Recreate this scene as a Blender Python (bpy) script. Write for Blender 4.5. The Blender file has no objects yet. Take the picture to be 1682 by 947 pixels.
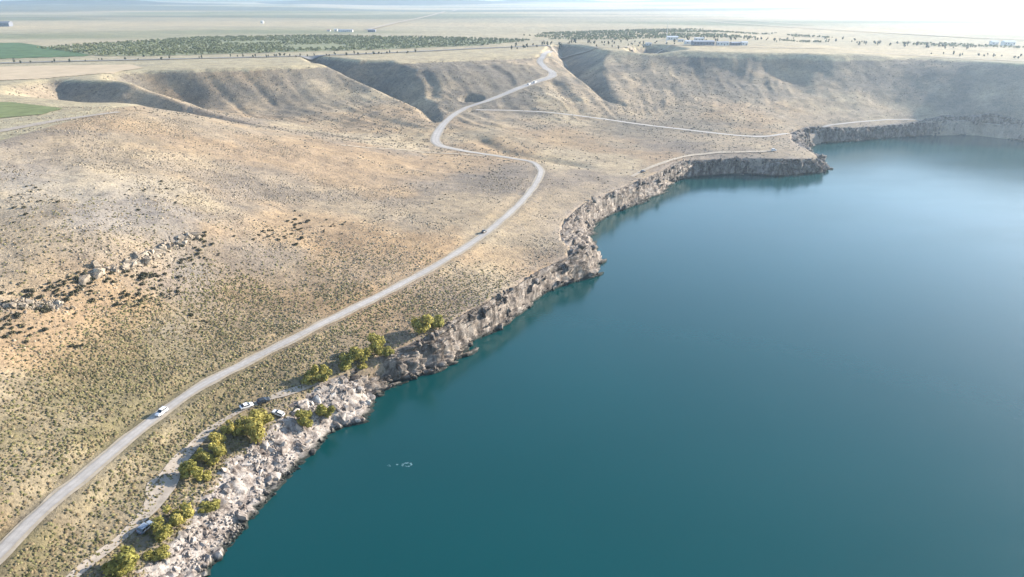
import bpy, bmesh, math, random
import numpy as np
from mathutils import Vector, Matrix

random.seed(7)
RNG = np.random.default_rng(11)
SC = bpy.context.scene
COL = SC.collection

# ------------------------------------------------------------------ camera
FPX = 1201.0                      # focal length in pixels of the 1682 px wide photograph
CAM_H = 130.0
PITCH = math.atan(474.5 / FPX)    # camera tilt below the horizon
cam_data = bpy.data.cameras.new('camera')
cam_data.sensor_width = 36.0
cam_data.lens = 36.0 * FPX / 1682.0
cam_data.clip_start = 1.0
cam_data.clip_end = 60000.0
cam = bpy.data.objects.new('camera', cam_data)
COL.objects.link(cam)
cam.location = (0, 0, CAM_H)
cam.rotation_euler = (math.pi / 2 - PITCH, 0, 0)
SC.camera = cam

# ------------------------------------------------------------------ sky, sun, exposure
SUN_EL = math.radians(18.8)
SUN_AZ = math.radians(28.0)       # anticlockwise from +X, towards +Y
sun_dir = Vector((math.cos(SUN_EL) * math.cos(SUN_AZ), math.cos(SUN_EL) * math.sin(SUN_AZ), math.sin(SUN_EL)))
world = bpy.data.worlds.new('World')
SC.world = world
world.use_nodes = True
wn = world.node_tree.nodes
wl = world.node_tree.links
wn.clear()
wo = wn.new('ShaderNodeOutputWorld')
wb = wn.new('ShaderNodeBackground')
ws = wn.new('ShaderNodeTexSky')
ws.sky_type = 'NISHITA'
ws.sun_disc = False
ws.sun_elevation = SUN_EL
ws.sun_rotation = math.pi / 2 - SUN_AZ
ws.altitude = 1000.0
ws.air_density = 1.0
ws.dust_density = 0.7
ws.ozone_density = 1.0
wb.inputs['Strength'].default_value = 0.15
wl.new(ws.outputs['Color'], wb.inputs['Color'])
wl.new(wb.outputs['Background'], wo.inputs['Surface'])
sun_data = bpy.data.lights.new('sun', 'SUN')
sun_data.energy = 5.0
sun_data.angle = math.radians(0.5)
sun_data.color = (1.0, 0.91, 0.79)
sun = bpy.data.objects.new('sun', sun_data)
COL.objects.link(sun)
sun.rotation_euler = sun_dir.to_track_quat('Z', 'Y').to_euler()
sun.location = (300, 200, 400)
SC.view_settings.view_transform = 'Standard'
SC.view_settings.look = 'None'
SC.view_settings.gamma = 1.0
SC.view_settings.use_curve_mapping = False
SC.view_settings.exposure = 1.35
HAZE_DENSITY = 0.000095
try:
    SC.cycles.use_denoising = True
    SC.cycles.denoiser = 'OPENIMAGEDENOISE'
    SC.cycles.max_bounces = 6
    SC.cycles.diffuse_bounces = 2
    SC.cycles.glossy_bounces = 2
    SC.cycles.transmission_bounces = 2
    SC.cycles.transparent_max_bounces = 4
    SC.cycles.volume_bounces = 1
    SC.cycles.caustics_reflective = False
    SC.cycles.caustics_refractive = False
except Exception:
    pass

# ------------------------------------------------------------------ small helpers
def tag(o, label=None, cat=None, group=None, kind=None):
    if label: o['label'] = label
    if cat: o['category'] = cat
    if group: o['group'] = group
    if kind: o['kind'] = kind
    return o

def link(name, me, mat=None, parent=None, loc=(0, 0, 0), rot=(0, 0, 0), scale=(1, 1, 1)):
    o = bpy.data.objects.new(name, me)
    COL.objects.link(o)
    if mat is not None and len(me.materials) == 0:
        me.materials.append(mat)
    if parent is not None:
        o.parent = parent
    o.location = loc
    o.rotation_euler = rot
    o.scale = scale
    return o

def empty(name, loc, rot=(0, 0, 0), scale=(1, 1, 1)):
    o = bpy.data.objects.new(name, None)
    COL.objects.link(o)
    o.location = loc
    o.rotation_euler = rot
    o.scale = scale
    o.empty_display_size = 0.5
    return o

def mesh_np(name, v, f, smooth=False):
    """mesh from numpy vertices and an (n,3) or (n,4) face array"""
    me = bpy.data.meshes.new(name)
    v = np.asarray(v, dtype=np.float32)
    f = np.asarray(f, dtype=np.int32)
    k = f.shape[1]
    me.vertices.add(len(v))
    me.vertices.foreach_set('co', v.ravel())
    me.loops.add(f.size)
    me.loops.foreach_set('vertex_index', f.ravel())
    me.polygons.add(len(f))
    me.polygons.foreach_set('loop_start', np.arange(0, f.size, k, dtype=np.int32))
    me.polygons.foreach_set('loop_total', np.full(len(f), k, dtype=np.int32))
    if smooth:
        me.polygons.foreach_set('use_smooth', np.ones(len(f), dtype=bool))
    me.update(calc_edges=True)
    return me

def add_color(me, rgb, name='tint'):
    a = me.color_attributes.new(name, 'FLOAT_COLOR', 'POINT')
    c = np.ones((len(me.vertices), 4), dtype=np.float32)
    c[:, :3] = rgb
    a.data.foreach_set('color', c.ravel())

class VNoise:
    """value noise on a random lattice, for relief and patches of plants"""
    def __init__(self, seed):
        self.t = np.random.default_rng(seed).random((256, 256)).astype(np.float32)
    def __call__(self, x, y, scale):
        x = np.asarray(x) / scale + 1000.3; y = np.asarray(y) / scale + 1000.7
        i = np.floor(x).astype(np.int64); j = np.floor(y).astype(np.int64)
        u = x - i; v = y - j
        u = u * u * (3 - 2 * u); v = v * v * (3 - 2 * v)
        t = self.t
        a = t[i & 255, j & 255]; b = t[(i + 1) & 255, j & 255]
        c = t[i & 255, (j + 1) & 255]; d = t[(i + 1) & 255, (j + 1) & 255]
        return (a * (1 - u) + b * u) * (1 - v) + (c * (1 - u) + d * u) * v - 0.5
    def fbm(self, x, y, scale, octs=4, gain=0.5):
        s = 0; a = 1.0
        for k in range(octs):
            s = s + a * self(np.asarray(x) + 37.1 * k, np.asarray(y) - 19.7 * k, scale)
            scale *= 0.5; a *= gain
        return s
N1, N2, N3 = VNoise(1), VNoise(2), VNoise(3)

def sstep(a, b, x):
    t = np.clip((x - a) / (b - a), 0, 1)
    return t * t * (3 - 2 * t)

def smin(a, b, k):
    h = np.clip(0.5 + 0.5 * (b - a) / k, 0, 1)
    return b * (1 - h) + a * h - k * h * (1 - h)

# surveying: direction of sight through a point of the photograph
CT, ST = math.cos(PITCH), math.sin(PITCH)
def sight(px, py):
    a = (px - 841.0) / FPX; b = -(py - 473.5) / FPX
    return np.array([a, CT + b * ST, -ST + b * CT])
def at_height(px, py, z):
    d = sight(px, py)
    t = (z - CAM_H) / d[2]
    return (d[0] * t, d[1] * t, z)

# ------------------------------------------------------------------ node materials
def new_mat(name):
    m = bpy.data.materials.new(name)
    m.use_nodes = True
    nt = m.node_tree
    bs = nt.nodes['Principled BSDF']
    return m, nt, bs

def nd(nt, kind, **kw):
    n = nt.nodes.new(kind)
    for k, v in kw.items():
        setattr(n, k, v)
    return n

def noise_node(nt, scale, detail=4, rough=0.6, coord='Object', stretch=None):
    tc = nd(nt, 'ShaderNodeTexCoord')
    n = nd(nt, 'ShaderNodeTexNoise')
    n.inputs['Scale'].default_value = scale
    n.inputs['Detail'].default_value = detail
    n.inputs['Roughness'].default_value = rough
    if stretch:
        mp = nd(nt, 'ShaderNodeMapping')
        mp.inputs['Scale'].default_value = stretch
        nt.links.new(tc.outputs[coord], mp.inputs['Vector'])
        nt.links.new(mp.outputs['Vector'], n.inputs['Vector'])
    else:
        nt.links.new(tc.outputs[coord], n.inputs['Vector'])
    return n

def ramp(nt, src, stops):
    r = nd(nt, 'ShaderNodeValToRGB')
    cr = r.color_ramp
    while len(cr.elements) < len(stops):
        cr.elements.new(0.5)
    for e, (p, c) in zip(cr.elements, stops):
        e.position = p
        e.color = (*c, 1) if len(c) == 3 else c
    nt.links.new(src, r.inputs['Fac'])
    return r

def mix_rgb(nt, a, b, fac, mode='MIX'):
    m = nd(nt, 'ShaderNodeMix', data_type='RGBA', blend_type=mode)
    for sock, v in ((m.inputs[6], a), (m.inputs[7], b), (m.inputs[0], fac)):
        if hasattr(v, 'default_value') or hasattr(v, 'is_output'):
            nt.links.new(v, sock)
        elif isinstance(v, (tuple, list)):
            sock.default_value = (*v, 1)
        else:
            sock.default_value = v
    return m.outputs[2]

def bump(nt, bs, height, strength, dist):
    b = nd(nt, 'ShaderNodeBump')
    b.inputs['Strength'].default_value = strength
    b.inputs['Distance'].default_value = dist
    nt.links.new(height, b.inputs['Height'])
    nt.links.new(b.outputs['Normal'], bs.inputs['Normal'])

def plain(name, color, rough=0.8, var=0.25, scale=2.0, metallic=0.0, random_obj=0.0, spec=0.3):
    m, nt, bs = new_mat(name)
    n = noise_node(nt, scale, 4, 0.6)
    lo = tuple(c * (1 - var) for c in color); hi = tuple(min(1, c * (1 + var)) for c in color)
    r = ramp(nt, n.outputs['Fac'], [(0.3, lo), (0.7, hi)])
    out = r.outputs['Color']
    if random_obj:
        oi = nd(nt, 'ShaderNodeObjectInfo')
        rr = ramp(nt, oi.outputs['Random'], [(0, (1 - random_obj,) * 3), (1, (1 + random_obj * 0.6,) * 3)])
        out = mix_rgb(nt, out, rr.outputs['Color'], 1.0, 'MULTIPLY')
    nt.links.new(out, bs.inputs['Base Color'])
    bs.inputs['Roughness'].default_value = rough
    bs.inputs['Metallic'].default_value = metallic
    bs.inputs['Specular IOR Level'].default_value = spec
    return m

def ground_mat():
    m, nt, bs = new_mat('dry_grass_ground')
    at = nd(nt, 'ShaderNodeAttribute', attribute_name='tint')
    n1 = noise_node(nt, 0.9, 3, 0.7)
    n2 = noise_node(nt, 0.22, 4, 0.65)
    n3 = noise_node(nt, 0.03, 5, 0.6)
    r1 = ramp(nt, n1.outputs['Fac'], [(0.30, (0.55, 0.56, 0.55)), (0.50, (0.98, 0.98, 0.98)), (0.75, (1.22, 1.20, 1.14))])
    r2 = ramp(nt, n2.outputs['Fac'], [(0.32, (0.72, 0.72, 0.74)), (0.5, (1.0, 1.0, 1.0)), (0.7, (1.16, 1.14, 1.08))])
    r3 = ramp(nt, n3.outputs['Fac'], [(0.35, (0.88, 0.89, 0.92)), (0.65, (1.10, 1.08, 1.03))])
    c = mix_rgb(nt, at.outputs['Color'], r1.outputs['Color'], 1.0, 'MULTIPLY')
    c = mix_rgb(nt, c, r2.outputs['Color'], 1.0, 'MULTIPLY')
    c = mix_rgb(nt, c, r3.outputs['Color'], 1.0, 'MULTIPLY')
    nt.links.new(c, bs.inputs['Base Color'])
    bs.inputs['Roughness'].default_value = 0.95
    bs.inputs['Specular IOR Level'].default_value = 0.1
    bump(nt, bs, n1.outputs['Fac'], 0.7, 0.5)
    return m

def rock_mat(name, pale, mid, dark):
    m, nt, bs = new_mat(name)
    n1 = noise_node(nt, 0.35, 6, 0.7, 'Object', (1, 1, 0.4))
    n2 = noise_node(nt, 2.2, 5, 0.7, 'Object')
    geo = nd(nt, 'ShaderNodeNewGeometry')
    sep = nd(nt, 'ShaderNodeSeparateXYZ')
    nt.links.new(geo.outputs['Position'], sep.inputs[0])
    r1 = ramp(nt, n1.outputs['Fac'], [(0.38, dark), (0.49, mid), (0.60, pale)])
    r2 = ramp(nt, n2.outputs['Fac'], [(0.3, (0.62, 0.60, 0.58)), (0.55, (1, 1, 1)), (0.75, (1.15, 1.13, 1.1))])
    c = mix_rgb(nt, r1.outputs['Color'], r2.outputs['Color'], 1.0, 'MULTIPLY')
    oi = nd(nt, 'ShaderNodeObjectInfo')
    rr = ramp(nt, oi.outputs['Random'], [(0, (0.8, 0.78, 0.77)), (1, (1.15, 1.14, 1.12))])
    c = mix_rgb(nt, c, rr.outputs['Color'], 1.0, 'MULTIPLY')
    # algae line where the lake wets the rock
    w = nd(nt, 'ShaderNodeMapRange')
    w.inputs['From Min'].default_value = 0.45; w.inputs['From Max'].default_value = 1.5
    nt.links.new(sep.outputs['Z'], w.inputs['Value'])
    c = mix_rgb(nt, (0.020, 0.026, 0.022), c, w.outputs[0])
    nt.links.new(c, bs.inputs['Base Color'])
    bs.inputs['Roughness'].default_value = 0.9
    bs.inputs['Specular IOR Level'].default_value = 0.2
    bump(nt, bs, n2.outputs['Fac'], 0.6, 0.35)
    return m

def tint_mat(name, rough=0.95, translucent=0.0, var=0.3, scale=1.5):
    m, nt, bs = new_mat(name)
    at = nd(nt, 'ShaderNodeAttribute', attribute_name='tint')
    n = noise_node(nt, scale, 3, 0.6)
    r = ramp(nt, n.outputs['Fac'], [(0.3, (1 - var,) * 3), (0.7, (1 + var,) * 3)])
    c = mix_rgb(nt, at.outputs['Color'], r.outputs['Color'], 1.0, 'MULTIPLY')
    nt.links.new(c, bs.inputs['Base Color'])
    bs.inputs['Roughness'].default_value = rough
    bs.inputs['Specular IOR Level'].default_value = 0.1
    return m

def leaf_mat(name, dark, light, trans=0.3, rnd=0.25):
    m, nt, bs = new_mat(name)
    n = noise_node(nt, 0.9, 3, 0.6)
    r = ramp(nt, n.outputs['Fac'], [(0.35, dark), (0.65, light)])
    oi = nd(nt, 'ShaderNodeObjectInfo')
    rr = ramp(nt, oi.outputs['Random'], [(0, (1 - rnd, 1 - rnd * 0.8, 1 - rnd)), (1, (1 + rnd, 1 + rnd * 0.8, 1 + rnd))])
    c = mix_rgb(nt, r.outputs['Color'], rr.outputs['Color'], 1.0, 'MULTIPLY')
    nt.links.new(c, bs.inputs['Base Color'])
    bs.inputs['Roughness'].default_value = 0.7
    bs.inputs['Specular IOR Level'].default_value = 0.2
    if trans:
        tr = nd(nt, 'ShaderNodeBsdfTranslucent')
        nt.links.new(c, tr.inputs['Color'])
        mx = nd(nt, 'ShaderNodeMixShader')
        mx.inputs[0].default_value = trans
        nt.links.new(bs.outputs[0], mx.inputs[1])
        nt.links.new(tr.outputs[0], mx.inputs[2])
        nt.links.new(mx.outputs[0], nt.nodes['Material Output'].inputs['Surface'])
    return m

def water_mat():
    m, nt, bs = new_mat('lake_water')
    n0 = noise_node(nt, 0.006, 3, 0.5)
    r = ramp(nt, n0.outputs['Fac'], [(0.3, (0.0001, 0.045, 0.046)), (0.7, (0.0001, 0.055, 0.057))])
    nt.links.new(r.outputs['Color'], bs.inputs['Base Color'])
    bs.inputs['Roughness'].default_value = 0.38
    ns = noise_node(nt, 0.012, 4, 0.6, 'Object', (1.0, 2.6, 1.0))
    rr = ramp(nt, ns.outputs['Fac'], [(0.3, (0.14,) * 3), (0.7, (0.21,) * 3)])
    nt.links.new(rr.outputs['Color'], bs.inputs['Roughness'])
    bs.inputs['IOR'].default_value = 1.333
    bs.inputs['Specular IOR Level'].default_value = 0.5
    n1 = noise_node(nt, 0.8, 3, 0.6)
    n2 = noise_node(nt, 0.02, 4, 0.6)
    w = nd(nt, 'ShaderNodeMath', operation='MULTIPLY')
    nt.links.new(n1.outputs['Fac'], w.inputs[0]); nt.links.new(n2.outputs['Fac'], w.inputs[1])
    bump(nt, bs, w.outputs[0], 0.22, 0.15)
    return m

M = {}
M['ground'] = ground_mat()
M['cliff'] = rock_mat('cliff_rock', (0.285, 0.25, 0.218), (0.145, 0.122, 0.104), (0.045, 0.037, 0.032))
M['shore'] = rock_mat('pale_shore_rock', (0.53, 0.485, 0.435), (0.37, 0.325, 0.285), (0.15, 0.122, 0.105))
M['outcrop'] = rock_mat('cream_outcrop_rock', (0.43, 0.37, 0.29), (0.33, 0.28, 0.215), (0.18, 0.15, 0.12))
M['water'] = water_mat()
M['road'] = tint_mat('gravel_road', 0.95, 0, 0.12, 0.5)
M['shoulder'] = plain('dusty_shoulder', (0.40, 0.335, 0.25), 0.95, 0.18, 0.4, spec=0.1)
M['dirt'] = plain('dirt_track', (0.40, 0.335, 0.255), 0.95, 0.2, 0.3, spec=0.1)
M['track'] = plain('shore_track', (0.34, 0.29, 0.235), 0.95, 0.2, 0.5, spec=0.1)
M['scrub'] = tint_mat('scrub_tufts')
M['leaf'] = leaf_mat('willow_leaf', (0.17, 0.155, 0.034), (0.52, 0.45, 0.125), 0.3, 0.22)
M['bark'] = plain('bark', (0.12, 0.095, 0.07), 0.9, 0.3, 6)
M['bush'] = leaf_mat('hill_bush_leaf', (0.05, 0.048, 0.03), (0.115, 0.105, 0.062), 0.1, 0.35)
M['far_leaf'] = leaf_mat('far_tree_leaf', (0.022, 0.032, 0.018), (0.05, 0.065, 0.032), 0.1, 0.3)

# ------------------------------------------------------------------ survey of the land
# every row: a point of the photograph and the height in metres I read for it
WATERLINE = [(265, 1010), (335, 947), (395, 880), (430, 835), (470, 790), (520, 740), (556, 706), (608, 690), (622, 652), (660, 630), (712, 612),
             (768, 586), (785, 560), (832, 534), (852, 518), (888, 492), (905, 476), (950, 462), (984, 452), (990, 430), (978, 404), (978, 372),
             (1010, 350), (1052, 335), (1098, 312), (1110, 297), (1150, 290), (1220, 286), (1262, 289), (1300, 288), (1338, 286)]
CLIFFTOP = [(150, 1010, 4.5), (232, 947, 5), (300, 880, 5), (350, 805, 6), (385, 752, 7), (432, 722, 7), (480, 676, 8), (522, 645, 8.5), (560, 622, 9), (622, 592, 10), (668, 570, 11),
            (712, 550, 11.5), (742, 530, 12), (782, 506, 12.3), (802, 495, 12.5), (842, 473, 13), (862, 460, 13), (890, 443, 13), (925, 427, 13), (944, 412, 13), (925, 392, 13), (932, 362, 13),
            (960, 338, 13), (1010, 313, 13), (1060, 291, 13), (1090, 279, 13), (1122, 269, 13), (1190, 262, 13), (1250, 262, 13), (1300, 262, 13), (1334, 258, 12.5)]
W_LAKE = [at_height(x, y, 0.0)[:2] for x, y in WATERLINE]
# the promontory's far side and the far shore
far_w = [(255, 585), (262, 602), (258, 630), (262, 655), (270, 672), (282, 690)] + [at_height(x, y, 0)[:2] for x, y in
         [(1345, 236), (1400, 233), (1440, 229), (1480, 226), (1550, 222), (1620, 223), (1682, 232)]]
far_t = [(249, 590, 10.5), (250, 604, 10.5), (249, 630, 10.5), (252, 660, 10.5), (262, 684, 10.5), (277, 702, 10.5)]
FAR_TOP = [(1340, 219, 12.5), (1400, 212, 12.5), (1440, 207, 13), (1480, 204, 13), (1550, 203, 13), (1620, 205, 13), (1682, 213, 13)]
off_w = [(566, 680), (640, 600), (690, 500), (700, 370), (650, 220), (540, 80), (380, -20), (210, -75), (60, -85), (-40, -40), (-82, 30), (-88, 95)]
off_t = [(572, 690, 13), (650, 607, 13), (702, 504, 13), (712, 368, 13), (661, 213, 12), (548, 70, 12), (384, -32, 10), (210, -90, 8), (52, -100, 6), (-55, -50, 5), (-98, 28, 4.5), (-103, 95, 4.5)]

def settle(px, py, z, line, gap):
    # the edge stands back from the waterline: lower the reading until it does
    while z > 5.0:
        p = at_height(px, py, z)
        w = np.asarray(line)
        q = np.array(p[:2])
        best = 1e9
        for a, b in zip(w[:-1], w[1:]):
            d = b - a; t = np.clip((q - a) @ d / (d @ d), 0, 1); r = q - a - t * d
            if r @ r < best:
                best = r @ r; side = d[0] * r[1] - d[1] * r[0]
        if side > 0 and best > gap * gap: break
        z -= 0.25
    return z
CLIFFTOP = [(x, y, settle(x, y, z, W_LAKE, 3.6 if y < 640 else 1.0)) for x, y, z in CLIFFTOP]
T_LAKE = [at_height(x, y, z) for x, y, z in CLIFFTOP]
far_t = far_t[:6] + [at_height(x, y, settle(x, y, z, far_w, 5.0)) for x, y, z in FAR_TOP]

def catmull(P, step, closed=False):
    P = np.asarray(P, dtype=float)
    n = len(P)
    out = []
    rng = range(n if closed else n - 1)
    for i in rng:
        p0 = P[(i - 1) % n] if (closed or i > 0) else 2 * P[0] - P[1]
        p1 = P[i]; p2 = P[(i + 1) % n]
        p3 = P[(i + 2) % n] if (closed or i + 2 < n) else 2 * P[-1] - P[-2]
        L = np.linalg.norm((p2 - p1)[:2])
        k = max(2, int(round(L / step)))
        t = np.linspace(0, 1, k, endpoint=False)[:, None]
        # centripetal-ish: plain Catmull-Rom with reduced tangents
        m1 = (p2 - p0) * 0.42; m2 = (p3 - p1) * 0.42
        lim = 1.2 * L
        for m in (m1, m2):
            q = np.linalg.norm(m[:2])
            if q > lim: m *= lim / q
        h = (2*t**3-3*t**2+1)*p1 + (t**3-2*t**2+t)*m1 + (-2*t**3+3*t**2)*p2 + (t**3-t**2)*m2
        out.append(h)
    if not closed:
        out.append(P[-1:])
    return np.concatenate(out)

# waterline and cliff edge run side by side, key point by key point, round the whole lake
def resample(P, n):
    P = np.asarray(P, dtype=float)
    s = np.concatenate([[0], np.cumsum(np.linalg.norm(np.diff(P[:, :2], axis=0), axis=1))])
    u = np.linspace(0, s[-1], n)
    return np.stack([np.interp(u, s, P[:, k]) for k in range(P.shape[1])], 1)
near_w = catmull(W_LAKE, 1.0); near_t = catmull(T_LAKE, 1.0)

def nearest_on(P, poly, closed=False, vals=None):
    """distance to a polyline, the values carried along it and the side (positive = left of its run)"""
    P = np.asarray(P, dtype=float)
    A = np.asarray(poly, dtype=float)
    B = np.roll(A, -1, axis=0) if closed else A[1:]
    if not closed: A = A[:-1]
    best = np.full(len(P), 1e18); val = np.zeros(len(P)); side = np.zeros(len(P)); par = np.zeros(len(P))
    s0 = 0.0
    tot = np.linalg.norm(B[:, :2] - A[:, :2], axis=1).sum()
    for i in range(len(A)):
        a = A[i]; b = B[i]
        d = b[:2] - a[:2]; L2 = d @ d + 1e-12
        q = P - a[:2]
        t = np.clip((q @ d) / L2, 0, 1)
        r = q - t[:, None] * d
        e = (r * r).sum(1)
        m = e < best
        best[m] = e[m]
        if A.shape[1] > 2: val[m] = a[2] + t[m] * (b[2] - a[2])
        side[m] = d[0] * r[m, 1] - d[1] * r[m, 0]
        par[m] = (s0 + t[m] * math.sqrt(L2)) / tot
        s0 += math.sqrt(L2)
    return np.sqrt(best), val, side, par

def inside(P, poly):
    P = np.asarray(P); poly = np.asarray(poly)[:, :2]
    c = np.zeros(len(P), dtype=bool)
    x, y = P[:, 0], P[:, 1]
    j = len(poly) - 1
    for i in range(len(poly)):
        xi, yi = poly[i]; xj, yj = poly[j]
        if yi != yj:
            c ^= ((yi > y) != (yj > y)) & (x < (xj - xi) * (y - yi) / (yj - yi) + xi)
        j = i
    return c

EDGE = np.concatenate([np.array(T_LAKE), np.array(far_t), np.array(off_t)])          # cliff edge key points
EDGE_LINE = np.concatenate([catmull(np.concatenate([np.array(T_LAKE), np.array(far_t), np.array(off_t)]), 6.0, True)])

ROAD_PX = [(-80, 985, 13), (0, 905, 14), (60, 850, 14), (130, 790, 14.5), (200, 730, 15), (265, 680, 15), (330, 634, 15.5), (400, 598, 16), (470, 562, 16.5), (540, 526, 17), (620, 487, 17.5), (700, 445, 18),
           (760, 409, 18), (800, 381, 18), (840, 347, 18.5), (868, 318, 19), (884, 295, 19), (888, 279, 19), (876, 267, 19), (850, 261, 19.5), (815, 256, 20), (760, 247, 21.5),
           (724, 239, 23), (715, 229, 24), (722, 212, 26), (740, 193, 29), (765, 178, 32), (800, 165, 36), (840, 150, 40.5), (880, 135, 45.5), (905, 126, 49), (907, 119, 51), (895, 110, 54.5), (887, 100, 59), (892, 92, 62.5), (908, 84, 65.5)]
BRANCH_PX = [(782, 180, 30), (850, 182, 29.5), (920, 186, 28), (990, 195, 25), (1060, 205, 21.5), (1130, 213, 19), (1200, 221, 16.5), (1255, 224, 15), (1300, 217, 15), (1345, 208, 15), (1400, 201, 15), (1465, 196, 15.5), (1520, 196, 15.5), (1600, 197, 15.5), (1690, 205, 15.5)]
CTRL = [(x, y, z) for x, y, z in CLIFFTOP[1:-1:2]] + ROAD_PX[:-4] + BRANCH_PX[1:]
CTRL += [ # hill on the near side (spur A)
    (100, 640, 24), (0, 700, 24), (0, 560, 35), (120, 520, 33), (240, 500, 28), (380, 470, 24), (0, 470, 43), (80, 455, 42), (180, 425, 42), (300, 390, 40),
    (500, 365, 29), (420, 320, 36), (620, 320, 25), (760, 310, 21), (840, 300, 20), (300, 300, 47), (150, 330, 53), (0, 350, 53), (0, 260, 62), (120, 240, 62),
    (560, 275, 33), (680, 275, 25.5), (780, 275, 21), (200, 190, 65), (300, 198, 58), (440, 224, 47), (560, 236, 38), (640, 241, 31),
    # bench between road and shore
    (960, 285, 16), (1000, 285, 14.5), (900, 340, 16), (860, 390, 15.5), (780, 450, 15), (650, 530, 13.5), (500, 620, 12), (330, 720, 10), (180, 850, 9.5), (1180, 250, 14.5), (1100, 262, 14.5), (1270, 246, 14.5),
    (1000, 240, 18), (1100, 232, 17), (900, 235, 20.5), (850, 225, 23.5), (800, 200, 27), (1300, 238, 14), (1280, 232, 14),
    # spur B between the two side valleys
    (300, 150, 47), (300, 180, 33), (420, 150, 46), (420, 190, 31), (520, 190, 30.5), (560, 150, 43), (600, 170, 35), (660, 190, 30), (220, 160, 45), (540, 215, 25.5), (620, 215, 25.5),
    # spur C above the hairpin
    (700, 120, 57), (760, 120, 56), (820, 115, 56.5), (760, 150, 41.5), (700, 165, 36), (690, 145, 45), (850, 105, 60.5),
    # crater wall beyond the branch road
    (900, 160, 37), (960, 150, 38), (1000, 180, 28.5), (1000, 130, 44), (1100, 185, 25.5), (1100, 150, 36), (1100, 115, 50.5), (1200, 190, 24.5), (1200, 155, 35), (1200, 115, 52), (1300, 190, 21.5), (1300, 150, 36), (1300, 115, 52.5),
    (1400, 180, 22.6), (1400, 150, 36.6), (1400, 120, 51.8), (1470, 175, 23.6), (1470, 140, 40.8), (1475, 115, 54), (1540, 175, 25.3), (1540, 140, 42.5), (1540, 115, 55.7), (1600, 175, 26), (1600, 140, 43.6), (1600, 116, 56.5), (1680, 180, 27.2), (1680, 145, 44.5), (1680, 120, 57.3)]
RIM_PX = [(0, 195, 66), (60, 190, 66), (90, 131, 66), (200, 131, 66), (300, 114, 66), (400, 111, 66), (505, 107, 66), (600, 101, 66), (700, 96, 66), (800, 93, 66), (860, 91, 66), (950, 82, 67), (1050, 82, 68.5), (1150, 83, 70), (1250, 86, 70), (1350, 88, 70), (1450, 92, 67.5), (1495, 95, 65), (1560, 98, 65), (1682, 106, 65)]
ctrl = [at_height(x, y, z) for x, y, z in CTRL]
for x, y, z in RIM_PX[2:]:
    p = at_height(x, y, z)
    ctrl.append(p)
    q = np.array([p[0] - 130, p[1] - 420]); q = q / np.linalg.norm(q)      # away from the lake
    for dist, up in ((60, 17), (160, 30)):
        ctrl.append((p[0] + q[0] * dist, p[1] + q[1] * dist, z + up))
ctrl += [(-330, 440, 82), (-420, 520, 90), (-300, 300, 80), (-260, 180, 70), (-190, 100, 40), (-150, 40, 22), (-160, -60, 25), (-280, 60, 75), (-400, 200, 95), (-300, -150, 80), (-500, 400, 100),
         (0, -170, 20), (60, -260, 60), (60, -400, 95), (300, -170, 22), (380, -280, 65), (640, 20, 25), (760, -40, 65), (800, 250, 28), (900, 230, 66), (820, 480, 30), (920, 520, 66), (740, 650, 30), (820, 720, 66), (1000, 300, 95), (960, 700, 95)]
for x, y, z in off_t[::2]: ctrl.append((x, y, z))
ctrl = np.array(ctrl)

class ThinPlate:
    def __init__(self, P, lam):
        S = 100.0
        self.S = S
        X = P[:, :2] / S; n = len(X)
        r2 = ((X[:, None] - X[None]) ** 2).sum(-1)
        K = 0.5 * r2 * np.log(r2 + 1e-12) + lam * np.eye(n)
        A = np.zeros((n + 3, n + 3)); A[:n, :n] = K
        A[:n, n] = 1; A[:n, n + 1:] = X; A[n:, :n] = A[:n, n:].T
        w = np.linalg.solve(A, np.concatenate([P[:, 2], np.zeros(3)]))
        self.X, self.w, self.a = X, w[:n], w[n:]
    def __call__(self, P):
        out = np.empty(len(P))
        for i in range(0, len(P), 20000):
            Q = (P[i:i + 20000] / self.S).astype(np.float32)
            r2 = (Q[:, :1] - self.X[:, 0].astype(np.float32)) ** 2 + (Q[:, 1:] - self.X[:, 1].astype(np.float32)) ** 2
            out[i:i + 20000] = (0.5 * r2 * np.log(r2 + 1e-9)) @ self.w.astype(np.float32) + self.a[0] + Q @ self.a[1:]
        return out
tps = ThinPlate(ctrl, 0.0015)

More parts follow.
